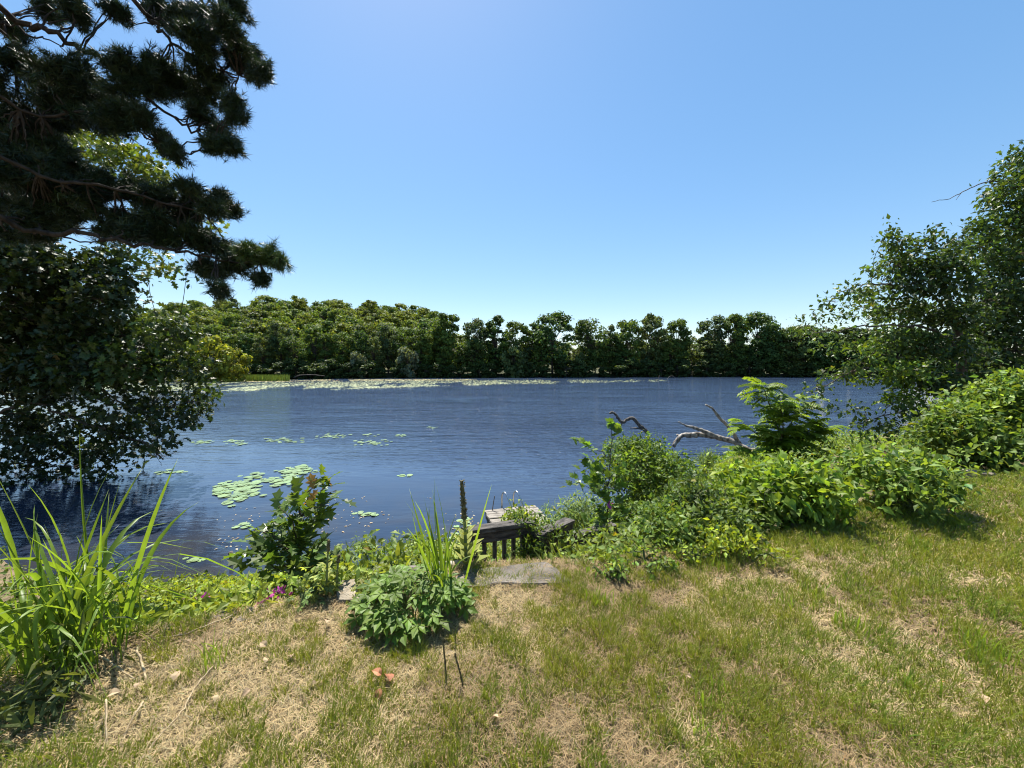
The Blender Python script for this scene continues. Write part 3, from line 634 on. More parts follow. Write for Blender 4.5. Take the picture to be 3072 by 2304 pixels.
# ------------------------------------------------------------------ shrubs, saplings and weeds on the bank
def shrub(name, label, px, pyb, wpx, pyt, tpl, size, base, dens=16, mat='leaf', cat='shrub', lobes=14, group=None, depth=None, up=.8, v=.3, trunkless=False):
    p = GT(px, pyb) if depth is None else W(px, pyb, depth)
    d = p[1] * cp + (p[2] - CAMZ) * sp; p[2] = float(zt(p[0], p[1]))
    base = np.asarray(base) * 1.45; dens = dens * 1.6; Wd = wpx / 3 / FPX * d; H = max(W(px, pyt, d)[2] - p[2], .18)
    o = thing(name, label, cat, group, p); mb = MB(); tw = MB()
    for k in range(lobes):
        q = rdir(1)[0]; q[2] = abs(q[2]) * 1.1 - .1; rr = rng.uniform(.25, .75)
        c = np.array([q[0] * Wd / 2 * rr, q[1] * Wd / 2 * rr * .9, H * (.42 + .5 * q[2] * rr)])
        r = min(Wd / 2, H / 2) * rng.uniform(.42, .62)
        tube(tw, bend([(rng.normal(0, .06), rng.normal(0, .06), -.05), c * (.6, .6, .5), c], 4, .02), .014, .005, 4)
        cen = blob_leaves(mb, c, r, max(12, int(dens * (r / size) ** 2)), tpl, size, np.asarray(base) * rng.uniform(.8, 1.2), up, .85, v)
        for e in cen[::3]: tube(tw, [c, e], .005, .002, 3)
    tw.build('stems', M['stem'], o); mb.build('foliage', M[mat], o); return o
YG = (.13, .17, .022); MG = (.075, .12, .022); BG = (.1, .15, .03)
shrub('honeysuckle_shrub', 'rounded leafy shrub beside the maple sapling, tallest of the bank thicket', 1930, 1545, 330, 1290, OVAL, .085, MG, 15)
shrub('bramble_shrub', 'dark tangled bramble shrub at the lawn edge with small pink blooms', 2110, 1640, 480, 1415, OVAL, .062, (.065, .1, .025), 13, lobes=24)
shrub('knotweed_shrub', 'broad-leaved bright green shrub with deep shadow beneath it at the lawn edge', 2370, 1590, 500, 1362, OVAL, .1, (.105, .16, .022), 17, lobes=24)
shrub('bittersweet_shrub', 'yellow-green leafy mound between the rounded shrub and the sumac', 2190, 1475, 330, 1375, OVAL, .09, YG, 14)
shrub('currant_shrub', 'mid-green shrub overhanging bare soil at the lawn edge', 2720, 1535, 430, 1335, OVAL, .09, BG, 16, lobes=22)
shrub('elder_shrub', 'tall light green shrub at the foot of the vine-hung tree', 3020, 1405, 340, 1085, OVAL, .11, BG, 14, lobes=22)
shrub('arrowwood_shrub', 'bushy green shrub joining the trailing tree and the elder shrub', 2860, 1425, 300, 1170, OVAL, .1, (.085, .13, .025), 14, lobes=18)
shrub('bramble_shrub', 'leafy bramble between the lowest railing and the rounded shrub', 2020, 1660, 260, 1500, OVAL, .06, (.085, .13, .028), 13, lobes=18)
shrub('dogwood_shrub', 'low light green shrub between the elder and bare soil', 2870, 1420, 260, 1290, OVAL, .1, (.11, .15, .035), 14)
shrub('vine_mound', 'low yellow vine mound spilling onto the lawn before the bramble', 2210, 1675, 330, 1575, OVAL, .05, (.16, .2, .02), 12, lobes=16)
shrub('goldenrod_clump', 'pale leafy weed clump behind the wooden railing by the water', 1720, 1640, 230, 1480, LANCE, .12, (.13, .18, .07), 30, lobes=10)
shrub('wild_grape', 'shaded wild vine swallowing the lowest railing', 1890, 1680, 230, 1500, MAPLE, .1, (.055, .09, .02), 13, lobes=12, depth=6.1)
shrub('weed_clump', 'small bright weed clump at the lawn edge right below the lowest railing', 1850, 1735, 260, 1688, OVAL, .045, (.11, .17, .025), 9, lobes=10)
shrub('weed_clump', 'low green weed clump at the lawn edge before the leafy bramble', 1960, 1715, 240, 1665, OVAL, .04, (.11, .165, .025), 9, lobes=10)
shrub('weed_clump', 'bright low weeds at the lawn edge beside the yellow vine mound', 2075, 1695, 220, 1640, OVAL, .042, (.13, .18, .025), 9, lobes=10)
shrub('shaded_weed', 'shaded leafy weed mound at the foot of the tall grass clump', 110, 2190, 440, 1990, LANCE, .11, (.06, .075, .022), 14, lobes=16)
for px, pyb, pyt, w, lb in [(1100, 1715, 1575, 70, 'upright narrow-leaved weed standing between the oak sapling and stone blocks'), (1175, 1700, 1590, 60, 'thin upright weed with narrow leaves beside the pale lily pads'),
                     (1250, 1710, 1600, 90, 'yellow-tinged weed clump behind the weathered timber'), (905, 1760, 1650, 130, 'dense green weed mound under the oak sapling'), (1010, 1740, 1640, 100, 'leafy weed mound just behind the pale stone block'),
                     (1640, 1530, 1470, 30, 'thin seedling with paired leaves rising behind the dock'), (2120, 1440, 1330, 60, 'small ash seedling behind the rounded shrub near the fallen log')]:
    shrub('tall_weed', lb, px, pyb, w, pyt, LANCE, .09, (.1, .15, .035), 26, cat='weed', lobes=9)

def leaf_parts(root, meshes, P, D, N, S, name='leaf'):
    """each leaf an object of its own"""
    from mathutils import Matrix
    Y = norm(D); X = norm(np.cross(Y, N)); Z = np.cross(X, Y)
    for i in range(len(P)):
        o = put(name, meshes[int(rng.integers(len(meshes)))], root); s = float(np.broadcast_to(S, len(P))[i])
        m = np.eye(4); m[:3, 0] = X[i] * s; m[:3, 1] = Y[i] * s; m[:3, 2] = Z[i] * s; m[:3, 3] = P[i]
        o.matrix_basis = Matrix(m.tolist())
def one(tpl, mat, name='leaf'):
    mb = MB(); mb.add(*tpl); return mb.mesh(name, mat)
M['oak_leaf'] = leaf_mat('oak_leaf', .45, .38, .45, rnd=.4, base=(.085, .14, .025))
M['oak_red'] = leaf_mat('oak_red', .4, .35, .5, rnd=.3, base=(.26, .14, .02))
M['maple_leaf'] = leaf_mat('maple_leaf', .45, .42, .35, rnd=.35, base=(.11, .19, .035))
M['creeper_leaf'] = leaf_mat('creeper_leaf', .42, .5, .25, rnd=.35, base=(.125, .2, .032))
M['sumac_leaf'] = leaf_mat('sumac_leaf', .5, .5, .25, rnd=.3, base=(.16, .25, .03))
M['blade'] = leaf_mat('blade', .52, .42, .35, rnd=.25, base=(.16, .25, .035))
M['mullein'] = leaf_mat('mullein', .25, .8, .1, rnd=.2, base=(.3, .33, .1))
oakm = [one(OAK, M['oak_leaf'])] ; oakr = [one(OAK, M['oak_red'])]; maplem = [one(MAPLE, M['maple_leaf'])]
# oak sapling: stem, side branches, every leaf on its own
def sapling(name, label, base_px, base_py, top, branches, meshes, size, cat, per=7, d=None, top_meshes=None, r=.012):
    p = GT(base_px, base_py) if d is None else W(base_px, base_py, d); d = p[1] * cp + (p[2] - CAMZ) * sp
    p[2] = min(p[2], float(zt(p[0], p[1])))
    o = thing(name, label, cat, None, p); st = MB(); path = bend([np.zeros(3)] + [W(a, b, d) - p for a, b in top], 5, .006); tube(st, path, r, r * .35, 6); st.build('stem', M['twig'], o, True)
    for bx, by, dd, k in branches:
        e = W(bx, by, d + dd) - p; s = nearest(path * (1, 1, 1), e - (0, 0, .22)); bb = MB(); bp_ = bend([s, (s + e) / 2 + (0, 0, .03), e], 4, .008); tube(bb, bp_, r * .45, r * .2, 5); bb.build('branch', M['twig'], o, True)
        t = rng.uniform(.35, 1.05, k); k = int(k * 1.3); t = rng.uniform(.3, 1.05, k); P = s + (e - s) * t[:, None] + rng.normal(size=(k, 3)) * size * .3
        D = norm(norm(e - s) + rdir(k) * .9); N = norm(rdir(k) * .55 + (0, 0, 1))
        leaf_parts(o, meshes, P, D, N, size * rng.uniform(.7, 1.2, k))
    k = 12; P = path[-1] + rng.normal(size=(k, 3)) * size * .35; leaf_parts(o, top_meshes or meshes, P, norm(rdir(k) + (0, 0, .3)), norm(rdir(k) * .6 + (0, 0, 1)), size * rng.uniform(.6, 1.1, k))
    return o
sapling('oak_sapling', 'young oak sapling with a bronze top leaf beside the mulleins', 893, 1760, [(893, 1650), (902, 1560), (905, 1500), (950, 1450)],
        [(880, 1475, .05, 7), (975, 1460, 0, 9), (965, 1500, .1, 8), (830, 1515, -.05, 8), (860, 1520, .15, 7), (985, 1515, -.1, 7), (930, 1540, -.2, 9), (870, 1560, -.2, 8), (930, 1580, .2, 9), (950, 1600, -.1, 9), (860, 1590, .1, 8),
         (760, 1590, -.05, 11), (790, 1610, .12, 11), (820, 1630, -.2, 10), (750, 1640, .1, 10), (730, 1660, -.1, 9), (960, 1640, .2, 10), (990, 1650, -.1, 9), (900, 1640, -.25, 9), (850, 1670, -.25, 10), (800, 1690, -.1, 10), (930, 1690, -.25, 10), (970, 1700, .1, 9), (880, 1710, .1, 8)],
        oakm, .165, 'sapling', d=3.4, top_meshes=oakm + oakr)
sapling('maple_sapling', 'thin maple sapling rising straight beside the lowest railing', 1822, 1690, [(1822, 1620), (1826, 1480), (1832, 1380), (1836, 1275)],
        [(1730, 1320, 0, 8), (1745, 1370, .1, 9), (1790, 1400, -.1, 8), (1750, 1410, -.1, 10), (1720, 1440, .1, 9), (1780, 1450, .2, 10), (1830, 1330, .1, 6), (1870, 1400, .1, 8), (1870, 1450, -.1, 9), (1800, 1480, -.2, 10), (1850, 1500, -.2, 11), (1780, 1510, 0, 10), (1880, 1540, -.2, 10), (1810, 1550, -.2, 10), (1850, 1290, 0, 5), (1760, 1550, .1, 9)],
        maplem, .13, 'sapling', d=5.3)
# sumac with feathery compound leaves
p0 = W(2345, 1400, 12.2); p0[2] = float(zt(p0[0], p0[1]))
o = thing('sumac', 'bright feathery-leaved sumac rising from the bank by the fallen log', 'shrub', None, p0)
fm = [one(frond(k, w, dr), M['sumac_leaf'], 'frond') for k, w, dr in ((9, .36, .4), (11, .32, .55), (8, .38, .3), (10, .35, .7))]
stems = [[(2345, 1330), (2325, 1260), (2300, 1190), (2290, 1160)], [(2340, 1340), (2360, 1290), (2390, 1240), (2400, 1190)], [(2340, 1350), (2280, 1310), (2230, 1270)], [(2350, 1340), (2430, 1310), (2480, 1290)], [(2345, 1370), (2270, 1370), (2230, 1365)], [(2340, 1330), (2350, 1270), (2340, 1210)], [(2348, 1345), (2400, 1330), (2440, 1270)], [(2350, 1370), (2410, 1370), (2450, 1365)]]
for s in stems:
    dd = rng.uniform(-.4, .4); path = bend([np.zeros(3)] + [W(a, b, 12.2 + dd * (i + 1) / len(s)) - p0 for i, (a, b) in enumerate(s)], 5, .01)
    bb = MB(); tube(bb, path, .028, .009, 6); bb.build('stem', M['twig'], o, True)
    k = 44; t = rng.integers(len(path) // 4, len(path), k); a = np.arange(k) * 2.4
    P = path[t]; D = np.stack([np.cos(a), np.sin(a), rng.uniform(.05, .9, k)], 1) + rdir(k) * .2
    leaf_parts(o, fm, P, D, norm(np.array([0, 0, 1.]) + rdir(k) * .25), rng.uniform(.4, .7, k), 'frond')
# creeper clump on the lawn edge: each five-leaflet leaf its own object
p0 = GT(1230, 1880); p0[2] = float(zt(p0[0], p0[1])); dC = p0[1] * cp + (p0[2] - CAMZ) * sp
o = thing('creeper_clump', 'leafy five-fingered creeper clump growing on the lawn before the stone blocks', 'shrub', None, p0)
cm = [one(palmate(5, L), M['creeper_leaf']) for L in (.55, .6, .5)]
st = MB(); Ps, Ds = [], []
for k in range(165):
    a = rng.uniform(0, 6.28); r = math.sqrt(rng.uniform(0, 1)); x, y = math.cos(a) * r * .3 - .01, math.sin(a) * r * .24 + .1
    z = .24 * (1 - r * r * .75) * rng.uniform(.35, 1.05) + .04
    Ps.append((x, y, z)); Ds.append((math.cos(a) * .8 + rng.normal(0, .5), math.sin(a) * .8 - .3 + rng.normal(0, .5), .1))
    if k % 2 == 0: tube(st, [(x * .3, y * .3 + .05, -.02), (x * .75, y * .75, z * .6), (x, y, z)], .004, .002, 3)
st.build('stems', M['stem'], o)
Ps = np.array(Ps); leaf_parts(o, cm, Ps, np.array(Ds), norm(np.array([0, -.25, 1.]) + rdir(len(Ps)) * .45), rng.uniform(.1, .165, len(Ps)))
# second, yellower creeper patch beside it (small leaves)
shrub('creeper_patch', 'yellowish small-leaved creeper patch draped over the pale stone block', 1135, 1800, 150, 1745, PALM5, .075, (.14, .16, .03), 9, lobes=9)
shrub('creeper_patch', 'low pale creeper sprig at the soil lip left of the pale stone block', 940, 1820, 150, 1775, PALM5, .075, (.13, .17, .05), 8, lobes=6)

# grasses with long arching blades: each blade its own object
def blade_mesh(L, w, arch, twist, tipdroop):
    n = 9; V, F = [], []
    for i in range(n + 1):
        t = i / n; z = L * (t - tipdroop * t ** 3); y = L * arch * t ** 2.2; ww = w * (1 - t ** 3) * (.55 + .9 * t if t < .5 else 1)
        a = twist * t; dx, dy = math.cos(a) * ww, math.sin(a) * ww
        V += [(-dx, y - dy, z), (0, y + ww * .35, z - ww * .1), (dx, y + dy, z)]
    for i in range(n):
        k = i * 3
        for j in (0, 1): F += [(k + j, k + j + 1, k + j + 4), (k + j, k + j + 4, k + j + 3)]
    mb = MB(); mb.add(V, F); return mb.mesh('blade', M['blade'], True)
BL = [blade_mesh(1, w, ar, tw, td) for w, ar, tw, td in ((.016, .18, .6, .1), (.018, .42, 1.0, .42), (.014, .62, .4, .72), (.017, .3, 1.6, .25), (.013, .08, .3, .02), (.016, .7, 1.2, .95))]
def grass_clump(name, label, base, n, lens, spread, sel=(0, 1, 2, 3, 4, 5), wide=1., cat='grass clump', az=None):
    o = thing(name, label, cat, None, base)
    for k in range(n):
        b = put('blade', BL[sel[int(rng.integers(len(sel)))]], o); s = rng.uniform(*lens)
        a = rng.uniform(0, 6.28) if az is None else rng.normal(*az)
        b.location = (rng.normal(0, spread), rng.normal(0, spread), -.03); b.rotation_euler = (rng.normal(0, .12), rng.normal(0, .12), a); b.scale = (s * wide, s, s)
    return o
p0 = GT(228, 1990); p0[2] = float(zt(p0[0], p0[1]))
grass_clump('tall_grass_clump', 'tall broad-bladed bright green grass clump arching over the bank', p0, 150, (.4, 1.28), .11, (0, 1, 1, 2, 3, 4, 5, 5, 2), wide=.62)
p1 = GT(1335, 1815); p1[2] = float(zt(p1[0], p1[1]))
grass_clump('tall_grass_clump', 'slim tall grass tuft growing up through the creeper clump', p1, 26, (.5, .98), .035, (0, 4, 3, 0, 1, 4), .75)
p1 = GT(640, 2030); p1[2] = float(zt(p1[0], p1[1]))
grass_clump('grass_tuft', 'fine green grass tuft beside the stony soil strip', p1, 26, (.12, .3), .03, (0, 3, 4), .6, 'grass tuft')
tufts = [(1800, 1815), (2370, 1830), (2450, 1810), (2540, 1900), (2560, 1895), (2160, 2130), (2125, 2230), (2750, 1650), (2770, 1660), (2930, 1990), (2960, 2010), (2720, 2080), (2160, 1720), (2440, 1640), (2910, 1930), (2990, 1990)]
for i, (px, py) in enumerate(tufts):
    p = GT(px, py); p[2] = float(zt(p[0], p[1]))
    t = grass_clump('crabgrass_tuft', 'bright yellow-green crabgrass tuft in the dry lawn', p, 30, (.1, .17), .05, (0, 3, 4), 2.0, 'grass tuft'); t['group'] = 'crabgrass tufts in the lawn'

# mulleins: flower spikes
def mullein(label, px, pyb, pyt, spike, d=None, lean=0, leaves=16, r=.011):
    p = GT(px, pyb) if d is None else W(px, pyb, d); d = p[1] * cp + (p[2] - CAMZ) * sp; g = min(float(zt(p[0], p[1])), p[2])
    top = W(px + lean, pyt, d) - p; z0 = g - p[2]; H = top[2] - z0
    o = thing('mullein', label, 'plant', 'mullein stalks', (p[0], p[1], g)); top = np.array([top[0], top[1], H])
    path = bend([(0, 0, -.02), top * .5 + (top[0] * -.1, 0, 0), top], 8); st = MB(); tube(st, path[:int(len(path) * (1 - spike)) + 2], r, r * .7, 6); st.build('stem', M['mull_stem'], o, True)
    sb = MB(); i0 = int(len(path) * (1 - spike)); q = bend(path[i0:], 3); tube(sb, q, r * 1.25, r * .9, 8, wob=.3)
    n = int(260 * spike * H + 40); t = rng.integers(0, len(q), n); dd = rdir(n); dd[:, 2] *= .4; scatter(sb, OVAL, q[t] + norm(dd) * r, dd + (0, 0, .5), rdir(n), r * rng.uniform(.8, 1.4, n), tint(n, (.08, .06, .03), .3)); sb.build('spike', M['mull_spike'], o)
    k = leaves; t = np.linspace(.04, .95 - spike, k); P = np.array([path[int(a * (len(path) - 1))] for a in t]); a = np.arange(k) * 2.4
    leaf_parts(o, [MULL], P, np.stack([np.cos(a), np.sin(a), np.full(k, .9)], 1), np.stack([-np.cos(a), -np.sin(a), np.full(k, 1.)], 1), np.linspace(.24, .085, k) * min(1, H / .7))
M['mull_stem'] = solid('mull_stem', (.12, .14, .05), (.2, .22, .08), 20, .9, .2); M['mull_spike'] = solid('mull_spike', (.05, .04, .02), (.17, .14, .06), 60, .95, .4)
MULL = one(T([(0, 0, 0), (.16, .3, .06), (.19, .6, .05), (0, .5, 0), (-.16, .3, .06), (-.19, .6, .05), (0, 1, -.15)], [(0, 1, 3), (1, 2, 3), (3, 2, 6), (0, 3, 4), (4, 3, 5), (3, 6, 5)]), M['mullein'])
mullein('tall mullein stalk with a long brown seed spike beside the railing post', 1400, 1705, 1442, .42, None, -15, 22, .016)
mullein('short upright mullein by the pale stone block', 978, 1800, 1620, .2, None, 8, 16, .008)
mullein('leaning mullein with twisted stalk before the oak sapling', 915, 1800, 1600, .12, None, 65, 14, .008)
mullein('smallest mullein with a dark bud beside the pale stone block', 1008, 1790, 1665, .2, None, 8, 8, .009)
# seed stalks standing in the lawn
for px, pyb, pyt, ln, lb in [(1338, 2040, 1915, -10, 'dark narrow seed stalk standing in the lawn, straighter of two'), (1393, 2075, 1965, -28, 'dark leaning seed stalk in the lawn beside a pale stone chip')]:
    p = GT(px, pyb); d = p[1] * cp + (p[2] - CAMZ) * sp; t = W(px + ln, pyt, d); mb = MB(); q = bend([p, (p * .5 + t * .5) + (.003, 0, 0), t], 6); tube(mb, q, [.002] * 4 + list(np.linspace(.005, .004, len(q) - 4)), None, 6, wob=.3) if False else tube(mb, q, .005, .004, 6, wob=.35)
    n = 90; i = rng.integers(len(q) // 3, len(q), n); scatter(mb, OVAL, q[i], rdir(n) * .6 + (0, 0, 1), rdir(n), .009, (.05, .06, .02)); tag(mb.build('seed_stalk', M['mull_spike']), lb, 'grass stalk')

# ------------------------------------------------------------------ built things: slab, blocks, timber, railings, dock, ladder
def slab(name, label, top, zt_, zb, mat, cat):
    """concrete piece from its top outline (world xy) with worn, uneven edges"""
    P = np.array(top)[:, :2]; n = len(P); pts = []
    for i in range(n):
        a, b = P[i], P[(i + 1) % n]; m = max(2, int(np.linalg.norm(b - a) / .06))
        for t in np.arange(m) / m: pts.append(a + (b - a) * t + rng.normal(size=2) * .004)
    pts = np.array(pts); c = pts.mean(0); k = len(pts); mb = MB()
    inn = c + (pts - c) * .97
    V = np.concatenate([np.c_[inn, np.full(k, zt_) + rng.normal(0, .002, k)], np.c_[pts, np.full(k, zt_ - .014) + rng.normal(0, .003, k)], np.c_[pts + rng.normal(0, .003, (k, 2)), np.full(k, zb)], [[*c, zt_]]])
    F = []
    for i in range(k):
        j = (i + 1) % k; F += [(3 * k, i, j), (i, i + k, j + k), (i, j + k, j), (i + k, i + 2 * k, j + 2 * k), (i + k, j + 2 * k, j + k)]
    mb.add(V, F); return tag(mb.build(name, mat), label, cat)
zs = LAWN + .03
slab('concrete_slab', 'rough grey concrete slab half buried in dry grass before the railing', [G(1340, 1752, zs), G(1392, 1710, zs), G(1640, 1683, zs), G(1722, 1742, zs), G(1650, 1750, zs), G(1500, 1748, zs), G(1420, 1762, zs)], zs, zs - .35, M['concrete'], 'slab')
zs2 = LAWN + .04
slab('stone_block', 'pale square concrete block at the lawn edge behind the creeper', [G(1012, 1800, zs2), G(1006, 1742, zs2), G(1132, 1732, zs2), G(1150, 1800, zs2)], zs2, zs2 - .35, M['concrete_pale'], 'block')
mb = MB(); a, b = G(1148, 1742, LAWN - .02), G(1400, 1705, LAWN - .02); tube(mb, bend([a + (0, .03, 0), (a + b) / 2 + (0, .05, .01), b + (0, .05, 0)], 6, .006), .045, .04, 9, wob=.15)
tag(mb.build('timber_edging', M['driftwood'], smooth=True), 'weathered grey timber edging between the concrete block and the slab', 'timber')

def railing(label, A, B, drop, nb, posts, hw=.05):
    """A, B: top-rail ends; balusters hang below a side board"""
    A, B = np.array(A), np.array(B); ax = axes(B - A); L = np.linalg.norm(B - A); o = thing('stair_railing', label, 'railing', 'stair railings', (A + B) / 2 - (0, 0, drop)); off = np.array(o.location)
    def part(nm, c, h, axx=ax, jit=.003):
        m = MB(); box(m, (0, 0, 0), h, None, jit=jit); q = put(nm, m.mesh(nm, M['rail_wood']), o); from mathutils import Matrix
        mm = np.eye(4); mm[:3, :3] = axx.T; mm[:3, 3] = np.asarray(c) - off; q.matrix_basis = Matrix(mm.tolist())
    part('top_rail', (A + B) / 2, (L / 2 + .03, .068, .019))
    part('side_board', (A + B) / 2 - ax[2] * .075 - ax[1] * .02, (L / 2, .019, .053))
    V = np.array([[0, 0, 1.], *axes((B - A) * (1, 1, 0))[:2]])          # vertical pieces
    for k in range(nb):
        t = (k + .7) / (nb + .4); c = A + (B - A) * t + ax[1] * .022; part('baluster', c - (0, 0, drop / 2 + .03), (drop / 2, .017, .017), V)
    for t in posts:
        c = A + (B - A) * t; part('post', c + ax[1] * .0 - (0, 0, drop / 2 + .06), (drop / 2 + .035, .045, .045), V)
    part('bottom_rail', (A + B) / 2 - (0, 0, drop - .06) , (L / 2, .018, .04))
railing('near wooden railing with open balusters, seen above the slab beside the mullein', W(1402, 1592, 3.55), W(1590, 1566, 4.05), .85, 6, (.05, .97))
railing('middle wooden railing half hidden by vines, ending in a square post', W(1612, 1604, 3.95), W(1706, 1562, 4.5), .95, 4, (.03, .98))
railing('lowest wooden railing sinking into shade beneath the wild vine', W(1712, 1608, 4.7), W(1850, 1572, 5.6), .95, 7, (.96,))
# vines climbing the railing
mb = MB(); tw = MB(); o = thing('climbing_vine', 'green vine climbing over the gap between near and middle railings', 'vine')
for px, py, r, d in [(1560, 1560, 22, 3.9), (1585, 1575, 28, 3.9), (1600, 1610, 30, 3.85), (1575, 1640, 26, 3.9), (1600, 1660, 26, 3.85), (1615, 1640, 24, 3.9), (1640, 1600, 20, 4.0), (1620, 1570, 24, 3.95), (1665, 1590, 14, 4.1), (1560, 1690, 24, 3.8), (1600, 1700, 20, 3.8), (1690, 1600, 12, 4.2)]:
    c = W(px, py, d); rr = r / 3 / FPX * d; blob_leaves(mb, c, rr, 70, OVAL, .045, (.09, .14, .025), .5, 1)
for k in range(12):
    a = W(rng.uniform(1540, 1720), 1700, 3.9); e = W(rng.uniform(1540, 1720), rng.uniform(1570, 1640), rng.uniform(3.8, 4.2)); tube(tw, bend([a, (a + e) / 2 + rng.normal(size=3) * .06, e], 5, .012), .004, .0025, 4)
tw.build('stems', M['stem'], o); mb.build('foliage', M['leaf'], o)
# dock with ladder
zd = .5; c1, c2 = G(1456, 1531, zd), G(1601, 1516, zd); n1 = G(1462, 1572, zd)
ux = norm(c2 - c1); uy = norm(np.cross((0, 0, 1), ux)); Wk = np.linalg.norm(c2 - c1)
o = thing('dock', 'small weathered plank dock overgrown with vine below the railings', 'dock', None, (*((c1 + c2) / 2)[:2], 0)); off = np.array(o.location)
from mathutils import Matrix
def dpart(nm, c, h, A=np.array([ux, uy, (0, 0, 1.)]), mat='dock_wood', jit=.004):
    m = MB(); box(m, (0, 0, 0), h, None, jit=jit); q = put(nm, m.mesh(nm, M[mat]), o); mm = np.eye(4); mm[:3, :3] = np.array(A).T; mm[:3, 3] = np.asarray(c) - off; q.matrix_basis = Matrix(mm.tolist())
nlow = -uy if np.dot(uy, (0, 1, 0)) > 0 else uy
for k in range(8):
    dpart('plank', (c1 + c2) / 2 + nlow * (.07 + k * .146) + (0, 0, rng.uniform(-.012, .012)) + ux * rng.uniform(-.02, .02), (Wk / 2 + .03, .068, .02))
for s in (0, 1):
    e = c1 if s == 0 else c2; dpart('side_beam', e + nlow * .58 + (0, 0, -.12) + ux * (.03 if s == 0 else -.03), (.025, .6, .09), mat='rail_wood')
    for t in (.06, 1.05): dpart('post', e + nlow * t + (0, 0, -.6) + ux * (.09 if s == 0 else -.09), (.05, .05, .56), mat='rail_wood')
dpart('side_beam', (c1 + c2) / 2 + nlow * 1.19 + (0, 0, -.13), (Wk / 2, .025, .09), mat='rail_wood')
o = thing('dock_ladder', 'pair of curved metal ladder handrails bolted to the dock', 'ladder', None, (*((c1 + c2) / 2)[:2], zd)); off = np.array(o.location)
for px in (1508, 1543):
    f = (px - 1456) / 145; b = c1 + (c2 - c1) * f + np.array([0, 0, .02]); m = MB(); q = bend([b - nlow * .12 - (0, 0, 1.0), b - nlow * .12, b - nlow * .1 + (0, 0, .27), b - nlow * .02 + ux * .04 + (0, 0, .37), b + nlow * .1 + ux * .08 + (0, 0, .31), b + nlow * .2 + ux * .13 + (0, 0, .14), b + nlow * .26 + ux * .16], 6)
    tube(m, q - off, .02, .02, 8); m.build('handrail', M['metal'], o, True)
for z in (-.1, -.35): m = MB(); a = c1 + (c2 - c1) * .36 - nlow * .12 - off + (0, 0, z); tube(m, [a, a + (c2 - c1) * .24], .02, .02, 6); m.build('rung', M['metal'], o)
mb = MB(); tube(mb, bend([W(1476, 1540, 9.2), W(1480, 1510, 9.2), W(1484, 1488, 9.2)], 4), .012, .01, 5); tag(mb.build('iron_rod', M['wet_wood']), 'thin rusty rod standing at the corner of the dock', 'rod')
shrub('dock_vine', 'pale vine mound lying over the planks of the dock', 1560, 1580, 150, 1512, OVAL, .09, (.13, .17, .035), 11, lobes=10, depth=8.3)

# fallen tree in the water and a floating snag
zl = 17.5
dead_limb('fallen_tree', 'big weathered grey fallen trunk with a white bare branch lying in the shallows', [(2300, 1372, -.6), (2250, 1350, -.4), (2170, 1316, 0), (2090, 1303, .2), (2040, 1310, .2), (2020, 1340, .1)], 17.2, .135, .085, M['driftwood'], 9,
          [([(2160, 1315, 0), (2120, 1298, 0), (2090, 1285, 0), (2060, 1278, 0), (2034, 1266, 0)], .12, .02), ([(2090, 1306, .2), (2060, 1308, .3), (2030, 1304, .3)], .12, .04), ([(2222, 1336, -.2), (2190, 1285, -.2), (2160, 1255, -.2), (2137, 1225, -.2), (2116, 1214, -.2)], .085, .035)], 'fallen tree')
dead_limb('snag', 'crooked dark dead branch curling up out of the water', [(1945, 1300, 0), (1920, 1278, 0), (1895, 1254, 0), (1868, 1267, 0), (1855, 1255, 0), (1840, 1238, 0), (1828, 1240, 0)], 19, .1, .05, M['wet_wood'], 7, [([(1866, 1266, 0), (1864, 1275, 0), (1858, 1285, 0)], .04, .015), ([(1930, 1286, 0), (1910, 1284, 0), (1890, 1284, 0)], .06, .02)], 'branch')
dead_limb('pale_log', 'short pale log end showing behind the broad-leaved shrub', [(2490, 1395, 0), (2515, 1383, 0), (2540, 1388, 0)], 11, .06, .05, M['bleached'], 7, (), 'log')
# short stake near the shore
mb = MB(); p = G(700, 1690, 0); tube(mb, [p - (0, 0, .3), p + (-.03, 0, .12), p + (-.05, 0, .24)], .05, .04, 8, wob=.1); tag(mb.build('stake', M['wet_wood'], smooth=True), 'dark leaning stake standing in the water under the oak sapling', 'stake')

# ------------------------------------------------------------------ lily pads
def pad_tpl():
    n = 12; V = [(0, 0, .004)]; F = []
    for i in range(n + 1):
        a = R(12) + i * R(336) / n; r = rng.uniform(.93, 1.05); V.append((math.sin(a) * r, math.cos(a) * r, rng.uniform(0, .03)))
    for i in range(n): F.append((0, i + 2, i + 1))
    return T(V, F)
PADS = [one(pad_tpl(), M['pad'], 'pad') for _ in range(4)]
def patch(label, pts, r, group='lily pad patches'):
    P = np.array([G(a, b, .006) for a, b in pts]); c = P.mean(0); o = thing('lily_pad_patch', label, 'lily pads', group, (c[0], c[1], 0))
    for i, p in enumerate(P):
        q = put('pad', PADS[i % 4], o); q.location = (p[0] - c[0], p[1] - c[1], .004 + .0045 * (i % 9)); q.rotation_euler = (rng.normal(0, .02), rng.normal(0, .02), rng.uniform(0, 6.28)); s = r * rng.uniform(.65, 1.25); q.scale = (s, s, s)
pts = []
while len(pts) < 230:
    a = rng.uniform(0, 1.25); b = rng.normal(0, .5)
    if abs(b) > 1: continue
    hw = 42 * (1 - a * .5) if a < 1 else 10; x = 655 + a * 225 + b * 30; y = 1487 - a * 62 + b * hw - (8 if a > 1 else 0)
    if fbm(np.array(x / 40), np.array(y / 16), 77) > .36: pts.append((x, y))
patch('large cluster of overlapping lily pads on the smooth water beyond the oak sapling', pts, .125)
